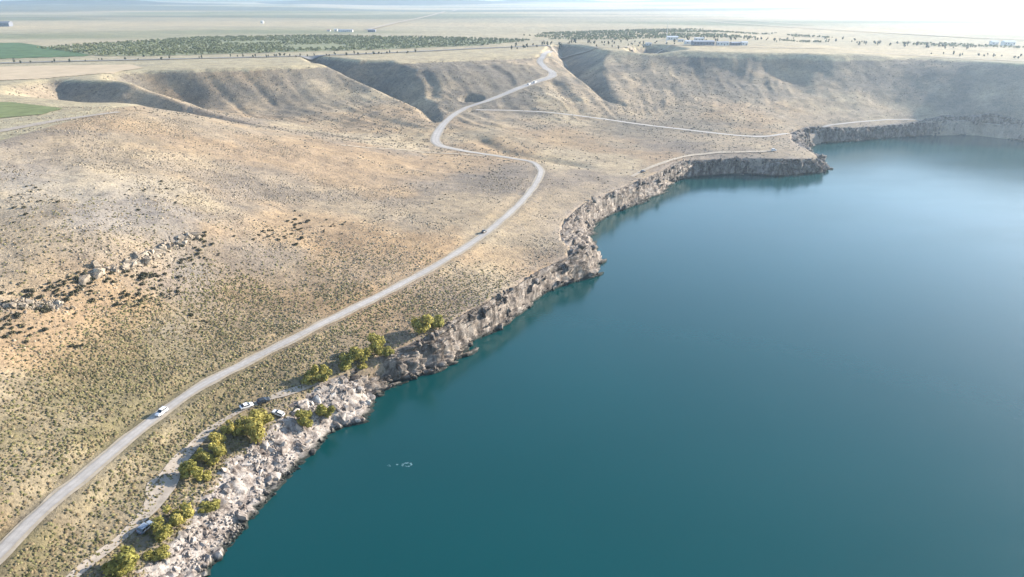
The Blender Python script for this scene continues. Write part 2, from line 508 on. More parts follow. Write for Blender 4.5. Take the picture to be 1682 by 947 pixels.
# side valleys: floor line with its height, cut down with straight flanks
RAVINES = [
    ([(-395, 655, 60), (-372, 625, 46), (-338, 598, 37), (-270, 575, 31), (-190, 572, 28), (-120, 580, 25.5), (-66, 596, 23.5)], 0.50, 0.55),
    ([at_height(*p) for p in [(512, 104, 58), (560, 127, 49), (600, 143, 40.5), (650, 163, 33.5), (698, 184, 27), (716, 205, 24.5)]], 0.55, 0.56),
    ([at_height(*p) for p in [(918, 80, 59), (922, 95, 48), (935, 118, 40), (952, 133, 37), (980, 153, 32.5), (1000, 168, 29.5)]], 0.8, 0.5),
    ([at_height(*p) for p in [(1040, 80, 64), (1060, 97, 50), (1078, 108, 47)]], 0.5, 0.55),
]
GULLIES = [  # (points of the photograph with heights, depth, half width)
    ([(300, 122, 58), (345, 148, 46), (390, 175, 35), (420, 195, 29.5), (440, 208, 27)], 1.2, 2.8),
    ([(395, 128, 56), (430, 152, 45), (460, 175, 35)], 0.9, 2.8),
    ([(680, 110, 62), (700, 135, 48), (712, 165, 36)], 3.0, 8),
    ([(640, 112, 58), (665, 140, 45), (690, 170, 33)], 3.0, 8),
    ([(1120, 95, 60), (1160, 140, 40), (1210, 185, 25)], 1.6, 16),
    ([(1230, 118, 48), (1290, 140, 36), (1330, 175, 23)], 2.2, 16),
    ([(1180, 118, 48), (1240, 150, 34)], 1.6, 14),
    ([(1360, 110, 48), (1410, 150, 31), (1440, 185, 20)], 1.2, 16),
    ([(920, 100, 52), (935, 119, 44), (952, 133, 40), (980, 153, 33.5), (1000, 168, 29.5), (1040, 183, 25.5)], 5.0, 4.5),
    ([(905, 130, 47), (925, 150, 39), (950, 170, 32)], 3.5, 9),
    ([(770, 225, 23), (800, 240, 20.5), (830, 252, 19.5), (900, 262, 18), (1000, 282, 14.5)], 2.2, 7),
    ([(100, 300, 56), (220, 380, 44), (330, 470, 27)], 1.5, 14),
]
PITS = [((775, 158, 39), 15, 7.0)]     # a quarry hole above the hairpin

def axis_lines(lo, hi, step, out_lo, out_hi, r1, mid_hi, r2):
    a = list(np.arange(lo, hi, step))
    s = step; v = a[-1]
    while v < out_hi:
        s *= (r1 if v < mid_hi else r2); s = min(s, 420); v += s; a.append(v)
    s = step; v = a[0]; b = []
    while v > out_lo:
        s *= 1.045; s = min(s, 700); v -= s; b.append(v)
    return np.array(b[::-1] + a)
LIM = 15000.0
gx = axis_lines(-260, 330, 1.7, -LIM, LIM, 1.011, 700, 1.035)
gy = axis_lines(90, 640, 1.7, -3000, LIM, 1.008, 1250, 1.03)
GX, GY = np.meshgrid(gx, gy)
P2 = np.stack([GX.ravel(), GY.ravel()], 1)
near = (P2[:, 0] > -900) & (P2[:, 0] < 1250) & (P2[:, 1] > -700) & (P2[:, 1] < 1700)

def plateau(x, y):
    r = np.hypot(x - 150, y - 400)
    rise = 4.0 * sstep(490, 400, x) * sstep(60, 240, x) * sstep(760, 880, y) * sstep(2600, 1400, y)
    return 66.0 + rise + 1.2 * N1.fbm(x, y, 260, 3) + sstep(1800, 6000, r) * 34 * N2.fbm(x * 0.6, y, 1500, 4) + sstep(3500, 12500, r) * 60

def land(P):
    x, y = P[:, 0], P[:, 1]
    z = tps(P)
    slope_noise = sstep(470, 400, x) * (2.6 - 1.3 * sstep(650, 760, y)) * N1.fbm(x, y, 70, 4) + 0.7 * N2.fbm(x, y, 9, 3)
    z = z + slope_noise * sstep(14, 26, z)
    # rills running down the walls
    ang = np.arctan2(y - 400, x - 150); rad = np.hypot(x - 150, y - 400)
    wv = 14 * N3.fbm(x, y, 60, 2)
    ril = N1(ang * 420 + wv, rad * 0.12, 9.0) + 0.6 * N2(ang * 420 + wv, rad * 0.16, 4.5)
    z = z + 1.5 * ril * sstep(570, 660, y) * sstep(20, 30, z) * sstep(69, 58, z) * sstep(520, 420, x)
    for line, depth, hw in GULLIES:
        L = np.array([at_height(*p) for p in line])
        bb = (x > L[:, 0].min() - 4 * hw) & (x < L[:, 0].max() + 4 * hw) & (y > L[:, 1].min() - 4 * hw) & (y < L[:, 1].max() + 4 * hw)
        if bb.any():
            Pw = P[bb] + np.stack([4 * N2(x[bb], y[bb], 25), 4 * N3(x[bb], y[bb], 25)], 1)
            d, _, side, par = nearest_on(Pw, L)
            z[bb] -= depth * np.exp(-(d / hw) ** 2) * sstep(0.0, 0.12, par) * sstep(1.0, 0.8, par)
    for c, r, dep in PITS:
        cc = at_height(*c)
        d = np.hypot(x - cc[0], y - cc[1])
        z -= dep * sstep(r, r * 0.45, d)
    for line, tl, tr in RAVINES:
        L = np.array(line, dtype=float)
        bb = (x > L[:, 0].min() - 130) & (x < L[:, 0].max() + 130) & (y > L[:, 1].min() - 130) & (y < L[:, 1].max() + 130)
        if bb.any():
            Pw = P[bb] + np.stack([3 * N2.fbm(x[bb], y[bb], 40, 2), 3 * N3.fbm(x[bb], y[bb], 40, 2)], 1)
            d, fz, side, par = nearest_on(Pw, L)
            tn = np.where(side > 0, tr, tl)
            cut = fz + d * tn + 0.6 * N1.fbm(x[bb], y[bb], 14, 3) * np.clip(d / 10, 0, 1)
            z[bb] = smin(z[bb], cut, 2.0)
    return smin(z, plateau(x, y), 2.2)

Z = plateau(P2[:, 0], P2[:, 1])
Z[near] = land(P2[near])
# the lake basin: below the cliff edge the ground drops away under the rocks
lakebox = (P2[:, 0] > -140) & (P2[:, 0] < 740) & (P2[:, 1] > -130) & (P2[:, 1] < 860)
idx = np.nonzero(lakebox)[0]
ins = inside(P2[idx], EDGE_LINE)
dE, _, _, _ = nearest_on(P2[idx], EDGE_LINE[::2], True)
zl = Z[idx]
ZG0 = Z.copy().reshape(len(gy), len(gx))                     # the land before the drop
sd = np.where(ins, dE, -dE)
wide = sstep(200, 214, P2[idx, 1]) + sstep(60, 200, P2[idx, 0])
zl = np.maximum(zl - np.where(wide > 0.5, 7.0, 1.4) * np.maximum(sd + np.where(wide > 0.5, 0.9, 0.3), 0), -7)
Z[idx] = zl
ZG = Z.reshape(len(gy), len(gx))

def ground_z(x, y, ZG=None):
    if ZG is None: ZG = globals()['ZG']
    x = np.atleast_1d(np.asarray(x, float)); y = np.atleast_1d(np.asarray(y, float))
    i = np.clip(np.searchsorted(gx, x) - 1, 0, len(gx) - 2); j = np.clip(np.searchsorted(gy, y) - 1, 0, len(gy) - 2)
    u = (x - gx[i]) / (gx[i + 1] - gx[i]); v = (y - gy[j]) / (gy[j + 1] - gy[j])
    return (ZG[j, i] * (1 - u) + ZG[j, i + 1] * u) * (1 - v) + (ZG[j + 1, i] * (1 - u) + ZG[j + 1, i + 1] * u) * v

def spot(px, py, far=9000):
    """where the sight line through a point of the photograph meets the land"""
    d = sight(px, py)
    t = np.concatenate([np.arange(90, 1300, 0.5), np.geomspace(1300, far, 3000)])
    x, y, z = d[0] * t, d[1] * t, CAM_H + d[2] * t
    hit = np.nonzero(z <= ground_z(x, y))[0]
    k = hit[0] if len(hit) else len(t) - 1
    return float(x[k]), float(y[k]), float(ground_z(x[k], y[k])[0])

# road benches: the land is levelled along the main road and the branch
def path_on_land(pts_px, step=2.5, smooth=9):
    W = np.array([spot(p[0], p[1])[:2] if len(p) < 4 else p[2:4] for p in pts_px])
    W = catmull(W, step)
    z = ground_z(W[:, 0], W[:, 1])
    k = np.ones(smooth) / smooth
    zz = np.convolve(np.pad(z, smooth // 2, mode='edge'), k, 'valid')
    return np.column_stack([W, zz])
main_path = path_on_land([(p[0], p[1]) for p in ROAD_PX], 2.5, 15)
branch_path = path_on_land([(p[0], p[1]) for p in BRANCH_PX], 3.0, 15)
for path, w0, w1 in ((main_path, 3.6, 9.0), (branch_path, 3.0, 8.0)):
    bb = np.nonzero((P2[:, 0] > path[:, 0].min() - 20) & (P2[:, 0] < path[:, 0].max() + 20) & (P2[:, 1] > path[:, 1].min() - 20) & (P2[:, 1] < path[:, 1].max() + 20))[0]
    d, pz, _, _ = nearest_on(P2[bb], path[::2])
    w = sstep(w1, w0, d)
    Z[bb] = Z[bb] * (1 - w) + (pz - 0.12) * w
ZG = Z.reshape(len(gy), len(gx))
ROAD_D = np.full(len(P2), 99.0)
bb = np.nonzero((P2[:, 0] > -200) & (P2[:, 0] < 120) & (P2[:, 1] > 60) & (P2[:, 1] < 1150))[0]
ROAD_D[bb] = nearest_on(P2[bb], main_path[::3])[0]

# --- colours of the ground cover
x, y = P2[:, 0], P2[:, 1]
def mixc(c, col, w):
    return c * (1 - w[:, None]) + np.array(col)[None] * w[:, None]
tint = np.tile(np.array([[0.315, 0.252, 0.178]]), (len(P2), 1))
big = N1.fbm(x, y, 90, 4); med = N2.fbm(x, y, 28, 4); sm = N3.fbm(x, y, 9, 3)
tint = mixc(tint, (0.232, 0.192, 0.152), sstep(-0.05, 0.35, big + 0.4 * med))
tint = mixc(tint, (0.345, 0.248, 0.155), 0.75 * sstep(0.0, 0.4, N2.fbm(x, y, 60, 4)))
tint = mixc(tint, (0.40, 0.325, 0.220), 0.8 * sstep(0.05, 0.4, N3.fbm(x, y, 75, 4)))
rd = ROAD_D
tint = mixc(tint, (0.30, 0.205, 0.122), 0.8 * sstep(-0.05, 0.3, N3.fbm(x, y, 32, 4)) * sstep(420, 300, y) * sstep(60, 20, np.abs(rd - 22)))
# greener, denser growth by the near shore
gsh = sstep(300, 170, y) * sstep(-20, -70, x) * sstep(34, 22, Z)
tint = mixc(tint, (0.142, 0.122, 0.066), 0.9 * gsh * (0.45 + 0.55 * sstep(-0.30, 0.25, med + 0.5 * sm + 0.1)))
# grey scrub on the steep walls
grey = sstep(600, 680, y) * (Z < 64)
tint = mixc(tint, (0.198, 0.172, 0.135), 0.85 * grey * sstep(-0.35, 0.2, big + med * 0.6))
tint = mixc(tint, (0.30, 0.27, 0.235), 0.55 * sstep(380, 300, y) * sstep(-90, -150, x) * sstep(-0.1, 0.25, N1.fbm(x, y, 40, 4)) * (y > 215))
# plateau fields, drawn out in long strips
up = (Z > 63.5) & ((y > 640) | (x < -250))
fld = np.where(True, N2(x * 0.35 + 0.2 * y, y, 230) + 0.6 * N3(x * 0.25, y, 420), 0)
pl = np.tile(np.array([[0.36, 0.315, 0.225]]), (len(P2), 1))
pl = mixc(pl, (0.42, 0.35, 0.24), sstep(0.0, 0.25, fld))
pl = mixc(pl, (0.215, 0.220, 0.140), sstep(-0.05, -0.3, fld))
pl = mixc(pl, (0.13, 0.135, 0.105), 0.85 * sstep(0.02, 0.3, N1.fbm(x * 0.3, y, 900, 4)) * sstep(1800, 4000, y))
tint[up] = pl[up] * np.array([1.0, 0.98, 0.92])
tint *= (1 + 0.22 * sm + 0.12 * N1(x, y, 4.5))[:, None]
we = np.exp(-np.maximum(-sd, 0) / 5.5) * (0.35 + 0.65 * sstep(-0.25, 0.2, N2.fbm(P2[idx, 0], P2[idx, 1], 12, 3)))
tint[idx] = mixc(tint[idx], (0.30, 0.25, 0.205), np.clip(we, 0, 0.95) * (Z[idx] < 30))
tint = np.clip(tint, 0.02, 0.8)

nx, ny = len(gx), len(gy)
I = (np.arange(ny - 1)[:, None] * nx + np.arange(nx - 1)[None]).ravel()
F = np.stack([I, I + 1, I + 1 + nx, I + nx], 1)
cz = Z[F].max(1)
cx, cy = P2[F[:, 0], 0], P2[F[:, 0], 1]
keep = np.ones(len(F), bool)
keep = cz > -6.9                                             # no ground needed deep below the lake
me = mesh_np('ground', np.column_stack([P2, Z]), F[keep], smooth=True)
add_color(me, tint)
ground = link('ground', me, M['ground'])
tag(ground, 'dry tan grassland of the crater slopes and the plateau', 'ground', kind='structure')

# ------------------------------------------------------------------ lake
LW = np.concatenate([np.array(W_LAKE), np.array(far_w), np.array(off_w)])
cen = np.array([250.0, 320.0])
ring = EDGE[:, :2]
bm = bmesh.new()
vs = [bm.verts.new((p[0], p[1], 0.0)) for p in catmull(ring, 8, True)]
bm.faces.new(vs)
bmesh.ops.triangulate(bm, faces=bm.faces[:])
bm.normal_update(); bm.faces.ensure_lookup_table()
if bm.faces[0].normal.z < 0:
    bmesh.ops.reverse_faces(bm, faces=bm.faces[:])
me = bpy.data.meshes.new('lake'); bm.to_mesh(me); bm.free()
lake = link('lake', me, M['water'])
tag(lake, 'deep teal crater lake with a calm surface', 'lake', kind='structure')

# ------------------------------------------------------------------ roads and tracks
def lay_strip(name, path, width, mat, lift, label, cat='road', rag=0.25, cross=5, seed=0):
    P = np.asarray(path)[:, :2]
    T = np.gradient(P, axis=0); T /= np.linalg.norm(T, axis=1)[:, None]
    Nn = np.column_stack([-T[:, 1], T[:, 0]])
    w = np.interp(np.linspace(0, 1, len(P)), np.linspace(0, 1, len(width)), width) if np.ndim(width) else np.full(len(P), width)
    s = np.arange(len(P)) * 2.5
    wl = w * 0.5 + rag * 2 * N1(s, s * 0 + seed, 6); wr = w * 0.5 + rag * 2 * N2(s, s * 0 + seed, 6)
    V = []
    for k in range(cross):
        f = k / (cross - 1)
        off = -wr * (1 - f) + wl * f
        q = P + Nn * off[:, None]
        V.append(np.column_stack([q, ground_z(q[:, 0], q[:, 1])]))
    V = np.stack(V, 1)
    # keep the strip above the land everywhere across
    ctr = V[:, :, 2].copy()
    V[:, :, 2] = np.maximum(ctr, 0.5 * (ctr + np.median(ctr, axis=1)[:, None])) + lift
    n = len(P)
    I = (np.arange(n - 1)[:, None] * cross + np.arange(cross - 1)[None]).ravel()
    me = mesh_np(name, V.reshape(-1, 3), np.stack([I, I + cross, I + 1 + cross, I + 1], 1)[:, ::-1], True)
    if 'road' in name:
        a = np.linspace(-1, 1, cross)[None]
        wear = 0.90 + 0.16 * np.exp(-((np.abs(a) - 0.45) / 0.22) ** 2) - 0.10 * np.abs(a) ** 4
        rag_n = 1 + 0.16 * N3.fbm(V[:, :, 0], V[:, :, 1], 14, 4)
        add_color(me, ((wear * rag_n).ravel()[:, None] * np.array([[0.44, 0.40, 0.355]])))
    o = link(name, me, mat)
    return tag(o, label, cat, kind='structure')
MW = [3.3] * 16 + [5.5, 6.5, 6.5, 5.5, 5.5, 5.5, 6.0, 7.5, 8.5, 9, 9, 8, 7, 6.5, 6.5, 7.5, 9, 9, 9, 9]
mw = np.interp(np.linspace(0, 1, len(main_path)), np.linspace(0, 1, len(MW)), MW)
lay_strip('road_shoulder', main_path, mw + 2.0, M['shoulder'], 0.10, 'dusty verge along the gravel road', 'road verge', 0.6, 9, 3)
lay_strip('main_road', main_path, mw, M['road'], 0.20, 'pale gravel road winding along the crater slope', 'road', 0.18, 7, 1)
lay_strip('branch_road', branch_path, [5.5, 4.0, 5, 5.5, 5.5, 5, 4, 4, 4, 4, 3.5], M['road'], 0.22, 'gravel branch road leading to the far shore', 'road', 0.3, 7, 9)
def track(name, pts, w, mat, label, lift=0.14, rag=0.35, seed=5):
    return lay_strip(name, path_on_land(pts, 2.5, 5), w, mat, lift, label, 'track', rag, 5, seed)
track('cliff_track', [(1038, 290), (1056, 280), (1090, 267), (1130, 256), (1180, 250.5), (1230, 249.5), (1268, 248)], [2.5, 3.5, 3.5, 4, 5], M['dirt'], 'pale dirt track out to the rocky promontory', 0.25)
track('farm_track', [(-20, 219), (40, 208), (100, 197), (150, 190), (196, 184)], [7, 8, 7, 5], M['track'], 'grey farm track on top of the near hill', 0.25)
track('shore_track', [(105, 960), (150, 922), (195, 886), (240, 845), (268, 800), (300, 752), (345, 708), (395, 674), (440, 656), (490, 640), (540, 622)], [2, 2.2, 3.6, 6.5, 4.0, 2.2, 2.2, 2.8, 2.8, 1.6], M['track'], 'dirt track between the road and the shore shrubs', 0.14, 0.9)
track('old_path', [(560, 238), (660, 246), (740, 252), (800, 256)], 2.5, M['dirt'], 'faint old path above the road bend', 0.2)

# ------------------------------------------------------------------ rocks
def hull_rock(seed, stretch=(1, 0.8, 0.7), n=16):
    r = random.Random(seed)
    bm = bmesh.new()
    for k in range(n):
        v = Vector((r.gauss(0, 1), r.gauss(0, 1), r.gauss(0, 1))).normalized()
        # pull towards a box so that the block gets flat sides
        m = max(abs(c) for c in v)
        v = v * (0.45 + 0.55 / m * 0.75) * r.uniform(0.85, 1.05)
        bm.verts.new((v.x * stretch[0], v.y * stretch[1], v.z * stretch[2]))
    res = bmesh.ops.convex_hull(bm, input=bm.verts[:])
    loose = [v for v in bm.verts if not v.link_faces]
    bmesh.ops.delete(bm, geom=loose, context='VERTS')
    bmesh.ops.triangulate(bm, faces=bm.faces[:])
    return bm
def rock_mesh(name, seed, mat, **k):
    bm = hull_rock(seed, **k)
    me = bpy.data.meshes.new(name); bm.to_mesh(me); bm.free()
    me.materials.append(mat)
    return me
ROCKS = {k: [rock_mesh('rock', 100 + i, M[k], stretch=[(1, 0.8, 0.7), (1, 0.7, 0.95), (0.8, 0.75, 1.05), (1.1, 0.9, 0.55)][i % 4]) for i in range(10)] for k in ('cliff', 'shore', 'outcrop')}
ROCK_T = []
for i in range(8):
    bm = hull_rock(300 + i, n=11)
    bm.verts.ensure_lookup_table()
    bm.verts.index_update()
    ROCK_T.append((np.array([v.co[:] for v in bm.verts]), np.array([[v.index for v in f.verts] for f in bm.faces])))
    bm.free()

def rot_mats(n, tilt=1.0):
    a = RNG.uniform(0, 2 * math.pi, n); b = RNG.normal(0, 0.5 * tilt, n); c = RNG.normal(0, 0.5 * tilt, n)
    ca, sa, cb, sb, cc, sc = np.cos(a), np.sin(a), np.cos(b), np.sin(b), np.cos(c), np.sin(c)
    Rz = np.zeros((n, 3, 3)); Rz[:, 0, 0] = ca; Rz[:, 0, 1] = -sa; Rz[:, 1, 0] = sa; Rz[:, 1, 1] = ca; Rz[:, 2, 2] = 1
    Rx = np.zeros((n, 3, 3)); Rx[:, 0, 0] = 1; Rx[:, 1, 1] = cb; Rx[:, 1, 2] = -sb; Rx[:, 2, 1] = sb; Rx[:, 2, 2] = cb
    Ry = np.zeros((n, 3, 3)); Ry[:, 1, 1] = 1; Ry[:, 0, 0] = cc; Ry[:, 0, 2] = sc; Ry[:, 2, 0] = -sc; Ry[:, 2, 2] = cc
    return Rz @ Rx @ Ry

def scatter_mesh(name, templates, pos, size, tilt=1.0, tints=None):
    """many small pieces joined into one mesh"""
    Vs, Fs, Cs = [], [], []
    off = 0
    n = len(pos)
    which = RNG.integers(0, len(templates), n)
    R = rot_mats(n, tilt)
    for k, (tv, tf) in enumerate(templates):
        m = np.nonzero(which == k)[0]
        if not len(m): continue
        v = np.einsum('nij,vj->nvi', R[m], tv) * size[m].reshape(len(m), 1, -1) + pos[m][:, None, :]
        f = tf[None] + (np.arange(len(m)) * len(tv))[:, None, None] + off
        Vs.append(v.reshape(-1, 3)); Fs.append(f.reshape(-1, 3)); off += len(m) * len(tv)
        if tints is not None: Cs.append(np.repeat(tints[m], len(tv), axis=0))
    me = mesh_np(name, np.concatenate(Vs), np.concatenate(Fs))
    if tints is not None: add_color(me, np.concatenate(Cs))
    return me

class Cells:
    """cellular pattern: blocks with their own height and joints between them"""
    def __init__(self, seed):
        g = np.random.default_rng(seed)
        self.j = g.random((128, 128, 2)); self.r = g.random((128, 128))
    def __call__(self, a, b, sa, sb):
        a = a / sa + 500; b = b / sb + 500
        i0 = np.floor(a).astype(int); j0 = np.floor(b).astype(int)
        f1 = np.full(a.shape, 9.0); f2 = np.full(a.shape, 9.0); cr = np.zeros(a.shape)
        for di in (-1, 0, 1):
            for dj in (-1, 0, 1):
                i = i0 + di; j = j0 + dj
                q = self.j[i & 127, j & 127]
                d = np.hypot(i + q[..., 0] - a, j + q[..., 1] - b)
                c = self.r[i & 127, j & 127]
                m = d < f1
                f2 = np.where(m, f1, np.minimum(f2, d)); cr = np.where(m, c, cr); f1 = np.where(m, d, f1)
        return cr, f1, f2
C1, C2, C3 = Cells(21), Cells(22), Cells(23)

def dense_pair(Wk, Tk, step):
    Wk = np.column_stack([np.asarray(Wk)[:, :2], np.zeros(len(Wk))]); Tk = np.asarray(Tk, float)
    K = np.column_stack([Wk, Tk])
    out = []
    n = len(K)
    for i in range(n - 1):
        p0 = K[max(i - 1, 0)]; p1 = K[i]; p2 = K[i + 1]; p3 = K[min(i + 2, n - 1)]
        L = max(np.linalg.norm((p2 - p1)[:2]), np.linalg.norm((p2 - p1)[3:5]))
        k = max(2, int(round(L / step)))
        t = np.linspace(0, 1, k, endpoint=False)[:, None]
        m1 = (p2 - p0) * 0.4; m2 = (p3 - p1) * 0.4
        out.append(np.column_stack([(2*t**3-3*t**2+1)*p1 + (t**3-2*t**2+t)*m1 + (-2*t**3+3*t**2)*p2 + (t**3-t**2)*m2, np.full(k, i) + t[:, 0]]))
    out.append(np.concatenate([K[-1], [n - 1]])[None])
    return np.concatenate(out)

def cliff_strip(name, Wk, Tk, step, steep, rough, mat, label, rows=34, big=1.0, seed=0.0):
    """band of broken rock from the edge of the grass down into the lake"""
    D = dense_pair(Wk, Tk, step)
    Wp, Tp, key = D[:, 0:2], D[:, 3:6], D[:, 6]
    Tp = Tp.copy(); Tp[:, 2] = ground_z(Tp[:, 0], Tp[:, 1], ZG0)
    c = np.interp(key, np.arange(len(steep)), steep)[:, None]
    out = Wp - Tp[:, :2]; width = np.linalg.norm(out, axis=1)
    # outward direction smoothed along the shore
    k = max(3, int(6 / step)) | 1
    ker = np.ones(k) / k
    od = np.column_stack([np.convolve(np.pad(out[:, i], k // 2, mode='edge'), ker, 'valid') for i in (0, 1)])
    od /= np.linalg.norm(od, axis=1)[:, None]
    s = np.concatenate([[0], np.cumsum(np.linalg.norm(np.diff((Wp + Tp[:, :2]) / 2, axis=0), axis=1))])[:, None] + seed
    jag = (2.6 * N2.fbm(s[:, 0], s[:, 0] * 0 + 9, 9, 3) + 0.9 * np.minimum(c[:, 0], 1) * N1.fbm(s[:, 0], s[:, 0] * 0 + 2, 3, 2))
    Tp[:, :2] -= od * np.clip(jag + 0.5, -0.6, 2.4)[:, None]; out = Wp - Tp[:, :2]; width = np.linalg.norm(out, axis=1)
    Tp[:, 2] = ground_z(Tp[:, 0], Tp[:, 1], ZG0)
    t = np.linspace(0, 1, rows)[None]
    u = (t - 0.10) / 0.82                            # 0 at the grass edge, 1 at the waterline
    # buttresses vary the point where the rock breaks off
    brk = 0.45 + 0.5 * N1.fbm(s[:, 0], s[:, 0] * 0 + 5, 14, 3)[:, None]
    hor_c = np.where(u < brk, u, np.minimum(u, 1.3))
    ver_beach = 1 - np.clip(u, -1, 2)
    ver_cliff = np.where(u < brk, 1 - 0.22 * u / brk, np.where(u < brk + 0.22, 0.78 - 0.62 * (u - brk) / 0.22, 0.16 * (1 - u) / np.maximum(0.78 - brk, 0.1)))
    ver_cliff = np.where(u > 1, (1 - u) * 1.2, ver_cliff)
    v = ver_beach * (1 - c) + ver_cliff * c
    v = np.where(u < 0, 1 + u * 0.6, v)
    X = Tp[:, 0:1] + out[:, 0:1] * np.clip(u, -0.4, 1.12); Y = Tp[:, 1:2] + out[:, 1:2] * np.clip(u, -0.4, 1.12)
    inl = np.clip(-u / 0.122, 0, 1) * 3.4 * (u < 0)            # metres behind the edge
    back = -od
    X = np.where(u < 0, Tp[:, 0:1] + back[:, 0:1] * inl, X); Y = np.where(u < 0, Tp[:, 1:2] + back[:, 1:2] * inl, Y)
    Zz = Tp[:, 2:3] * v
    zback = ground_z(X.ravel(), Y.ravel(), ZG0).reshape(X.shape)
    Zz = np.where(u < 0, zback + 0.15 - 0.16 * inl, Zz + 0.15 * np.clip(1 - u, 0, 1))
    Zz = np.where(u > 1, -(u - 1) * 30, Zz)
    # blocks
    path = u * width[:, None] * (1 - c) + c * (u * width[:, None] * 0.5 - Zz)
    ss = s + 0 * t
    wob = 1.2 * N2(ss, path, 3.0)
    cr1, f1, f2 = C1(ss + wob, path + wob, 5.6 * big, 5.0 * big)
    cr2, g1, g2 = C2(ss + wob, path, 2.1 * big, 2.4 * big)
    cr3, h1, h2 = C3(ss, path, 0.95 * big, 1.0 * big)
    d = rough * ((cr1 - 0.45) * 3.6 - 2.2 * np.exp(-((f2 - f1) / 0.13) ** 2) + (cr2 - 0.5) * 1.3 - 1.1 * np.exp(-((g2 - g1) / 0.13) ** 2) + (cr3 - 0.5) * 0.55)
    fade = sstep(-0.12, 0.08, u)
    d = d * fade * (0.55 + 0.45 * c)
    # bedding ledges
    bed = Zz + 0.8 * N2(ss, path, 22) + 0.3 * N1(ss, path, 5)
    d = d + fade * c * 1.1 * (((bed / 2.6) % 1.0) - 0.5)
    # buttresses and bays
    d = d + fade * c * (5.0 * N3.fbm(ss, ss * 0 + 3 + 0.15 * path, 13 * big, 3) + 1.6 * N1.fbm(ss, path * 0.3, 4.5 * big, 2)) * np.clip(1.1 - np.clip(u, 0, 1) * 0.95, 0, 1)
    X = X + od[:, 0:1] * d * (0.25 + 0.65 * c); Y = Y + od[:, 1:2] * d * (0.25 + 0.65 * c)
    Zz = Zz + d * (0.62 - 0.30 * c)
    V = np.stack([X, Y, Zz], -1)
    n = len(Wp)
    I = (np.arange(n - 1)[:, None] * rows + np.arange(rows - 1)[None]).ravel()
    me = mesh_np(name, V.reshape(-1, 3), np.stack([I, I + 1, I + 1 + rows, I + rows], 1))
    o = link(name, me, mat)
    tag(o, label, 'cliff', kind='structure')
    return o, V, c[:, 0]
ALLW = list(W_LAKE) + list(far_w) + list(off_w)
ALLT = list(T_LAKE) + list(far_t) + list(off_t)
nb = 8                                                     # key points of the low shore
shore, SV, _ = cliff_strip('rocky_shore', ALLW[:nb + 1], ALLT[:nb + 1], 0.55, [0, 0, 0, 0, 0, 0, 0.1, 0.3, 0.6], 0.62, M['shore'], 'low pale rocky shore with blocks and rubble', 40, 0.8)
nc = len(W_LAKE) + 4
cliff, CV, _ = cliff_strip('lake_cliff', ALLW[nb:nc], ALLT[nb:nc], 0.55, [0.6, 0.8, 0.9] + [1.0] * 30, 1.55, M['cliff'], 'broken brown and grey rock cliff along the near lake edge', 40, 1.0, 400)
farc, FV, _ = cliff_strip('far_cliff', ALLW[nc - 1:len(W_LAKE) + len(far_w) + 2], ALLT[nc - 1:len(W_LAKE) + len(far_w) + 2], 1.2, [1.0] * 30, 1.0, M['cliff'], 'low rock cliff along the far lake shore', 26, 1.6, 900)
offc, OV, _ = cliff_strip('outer_cliff', (ALLW + ALLW[:1])[len(W_LAKE) + len(far_w) + 1:], (ALLT + ALLT[:1])[len(W_LAKE) + len(far_w) + 1:], 4.0, [1.0] * 6 + [0.5] + [0] * 9, 1.0, M['cliff'], 'rock cliff round the rest of the lake', 14, 3.0, 1500)

def lay_rocks(parent, V, kind, count, smin_, smax, lo, hi, n_rubble, rmin, rmax, sink=0.25):
    n, m = V.shape[:2]
    i = RNG.integers(2, n - 2, count); j = RNG.integers(int(m * lo), int(m * hi), count)
    sz = smin_ + (smax - smin_) * RNG.random(count) ** 1.7
    order = np.argsort(-sz)
    for q in order:
        p = V[i[q], j[q]]
        if p[2] < -0.3: continue
        r = sz[q]
        o = link('rock', ROCKS[kind][q % 10], None, parent, (p[0], p[1], p[2] - r * sink), (random.gauss(0, 0.35), random.gauss(0, 0.35), random.uniform(0, 6.28)), (r * random.uniform(0.8, 1.2), r * random.uniform(0.8, 1.2), r * random.uniform(0.75, 1.1)))
    i = RNG.integers(1, n - 1, n_rubble); j = RNG.integers(int(m * lo), int(m * hi), n_rubble)
    keepr = N3.fbm(V[i, j, 0], V[i, j, 1], 9, 3) + 0.25 * RNG.normal(0, 1, n_rubble) > -0.02
    i, j = i[keepr], j[keepr]; n_rubble = len(i)
    pos = V[i, j] + RNG.normal(0, 0.3, (n_rubble, 3)) * [1, 1, 0.2]
    ok = pos[:, 2] > -0.3
    pos = pos[ok]
    sz = (rmin + (rmax - rmin) * RNG.random((len(pos), 1)) ** 2) * RNG.uniform(0.75, 1.2, (len(pos), 3))
    me = scatter_mesh('rubble', ROCK_T, pos, sz, 0.8)
    ro = link('rubble', me, M[kind], parent)
    ro['kind'] = 'stuff'
lay_rocks(shore, SV, 'shore', 290, 0.6, 2.6, 0.12, 0.92, 4200, 0.18, 0.7)
lay_rocks(cliff, CV, 'cliff', 295, 0.9, 2.8, 0.12, 0.93, 3600, 0.3, 0.9, 0.1)
lay_rocks(farc, FV, 'cliff', 130, 1.4, 3.6, 0.10, 0.9, 900, 0.5, 1.4)

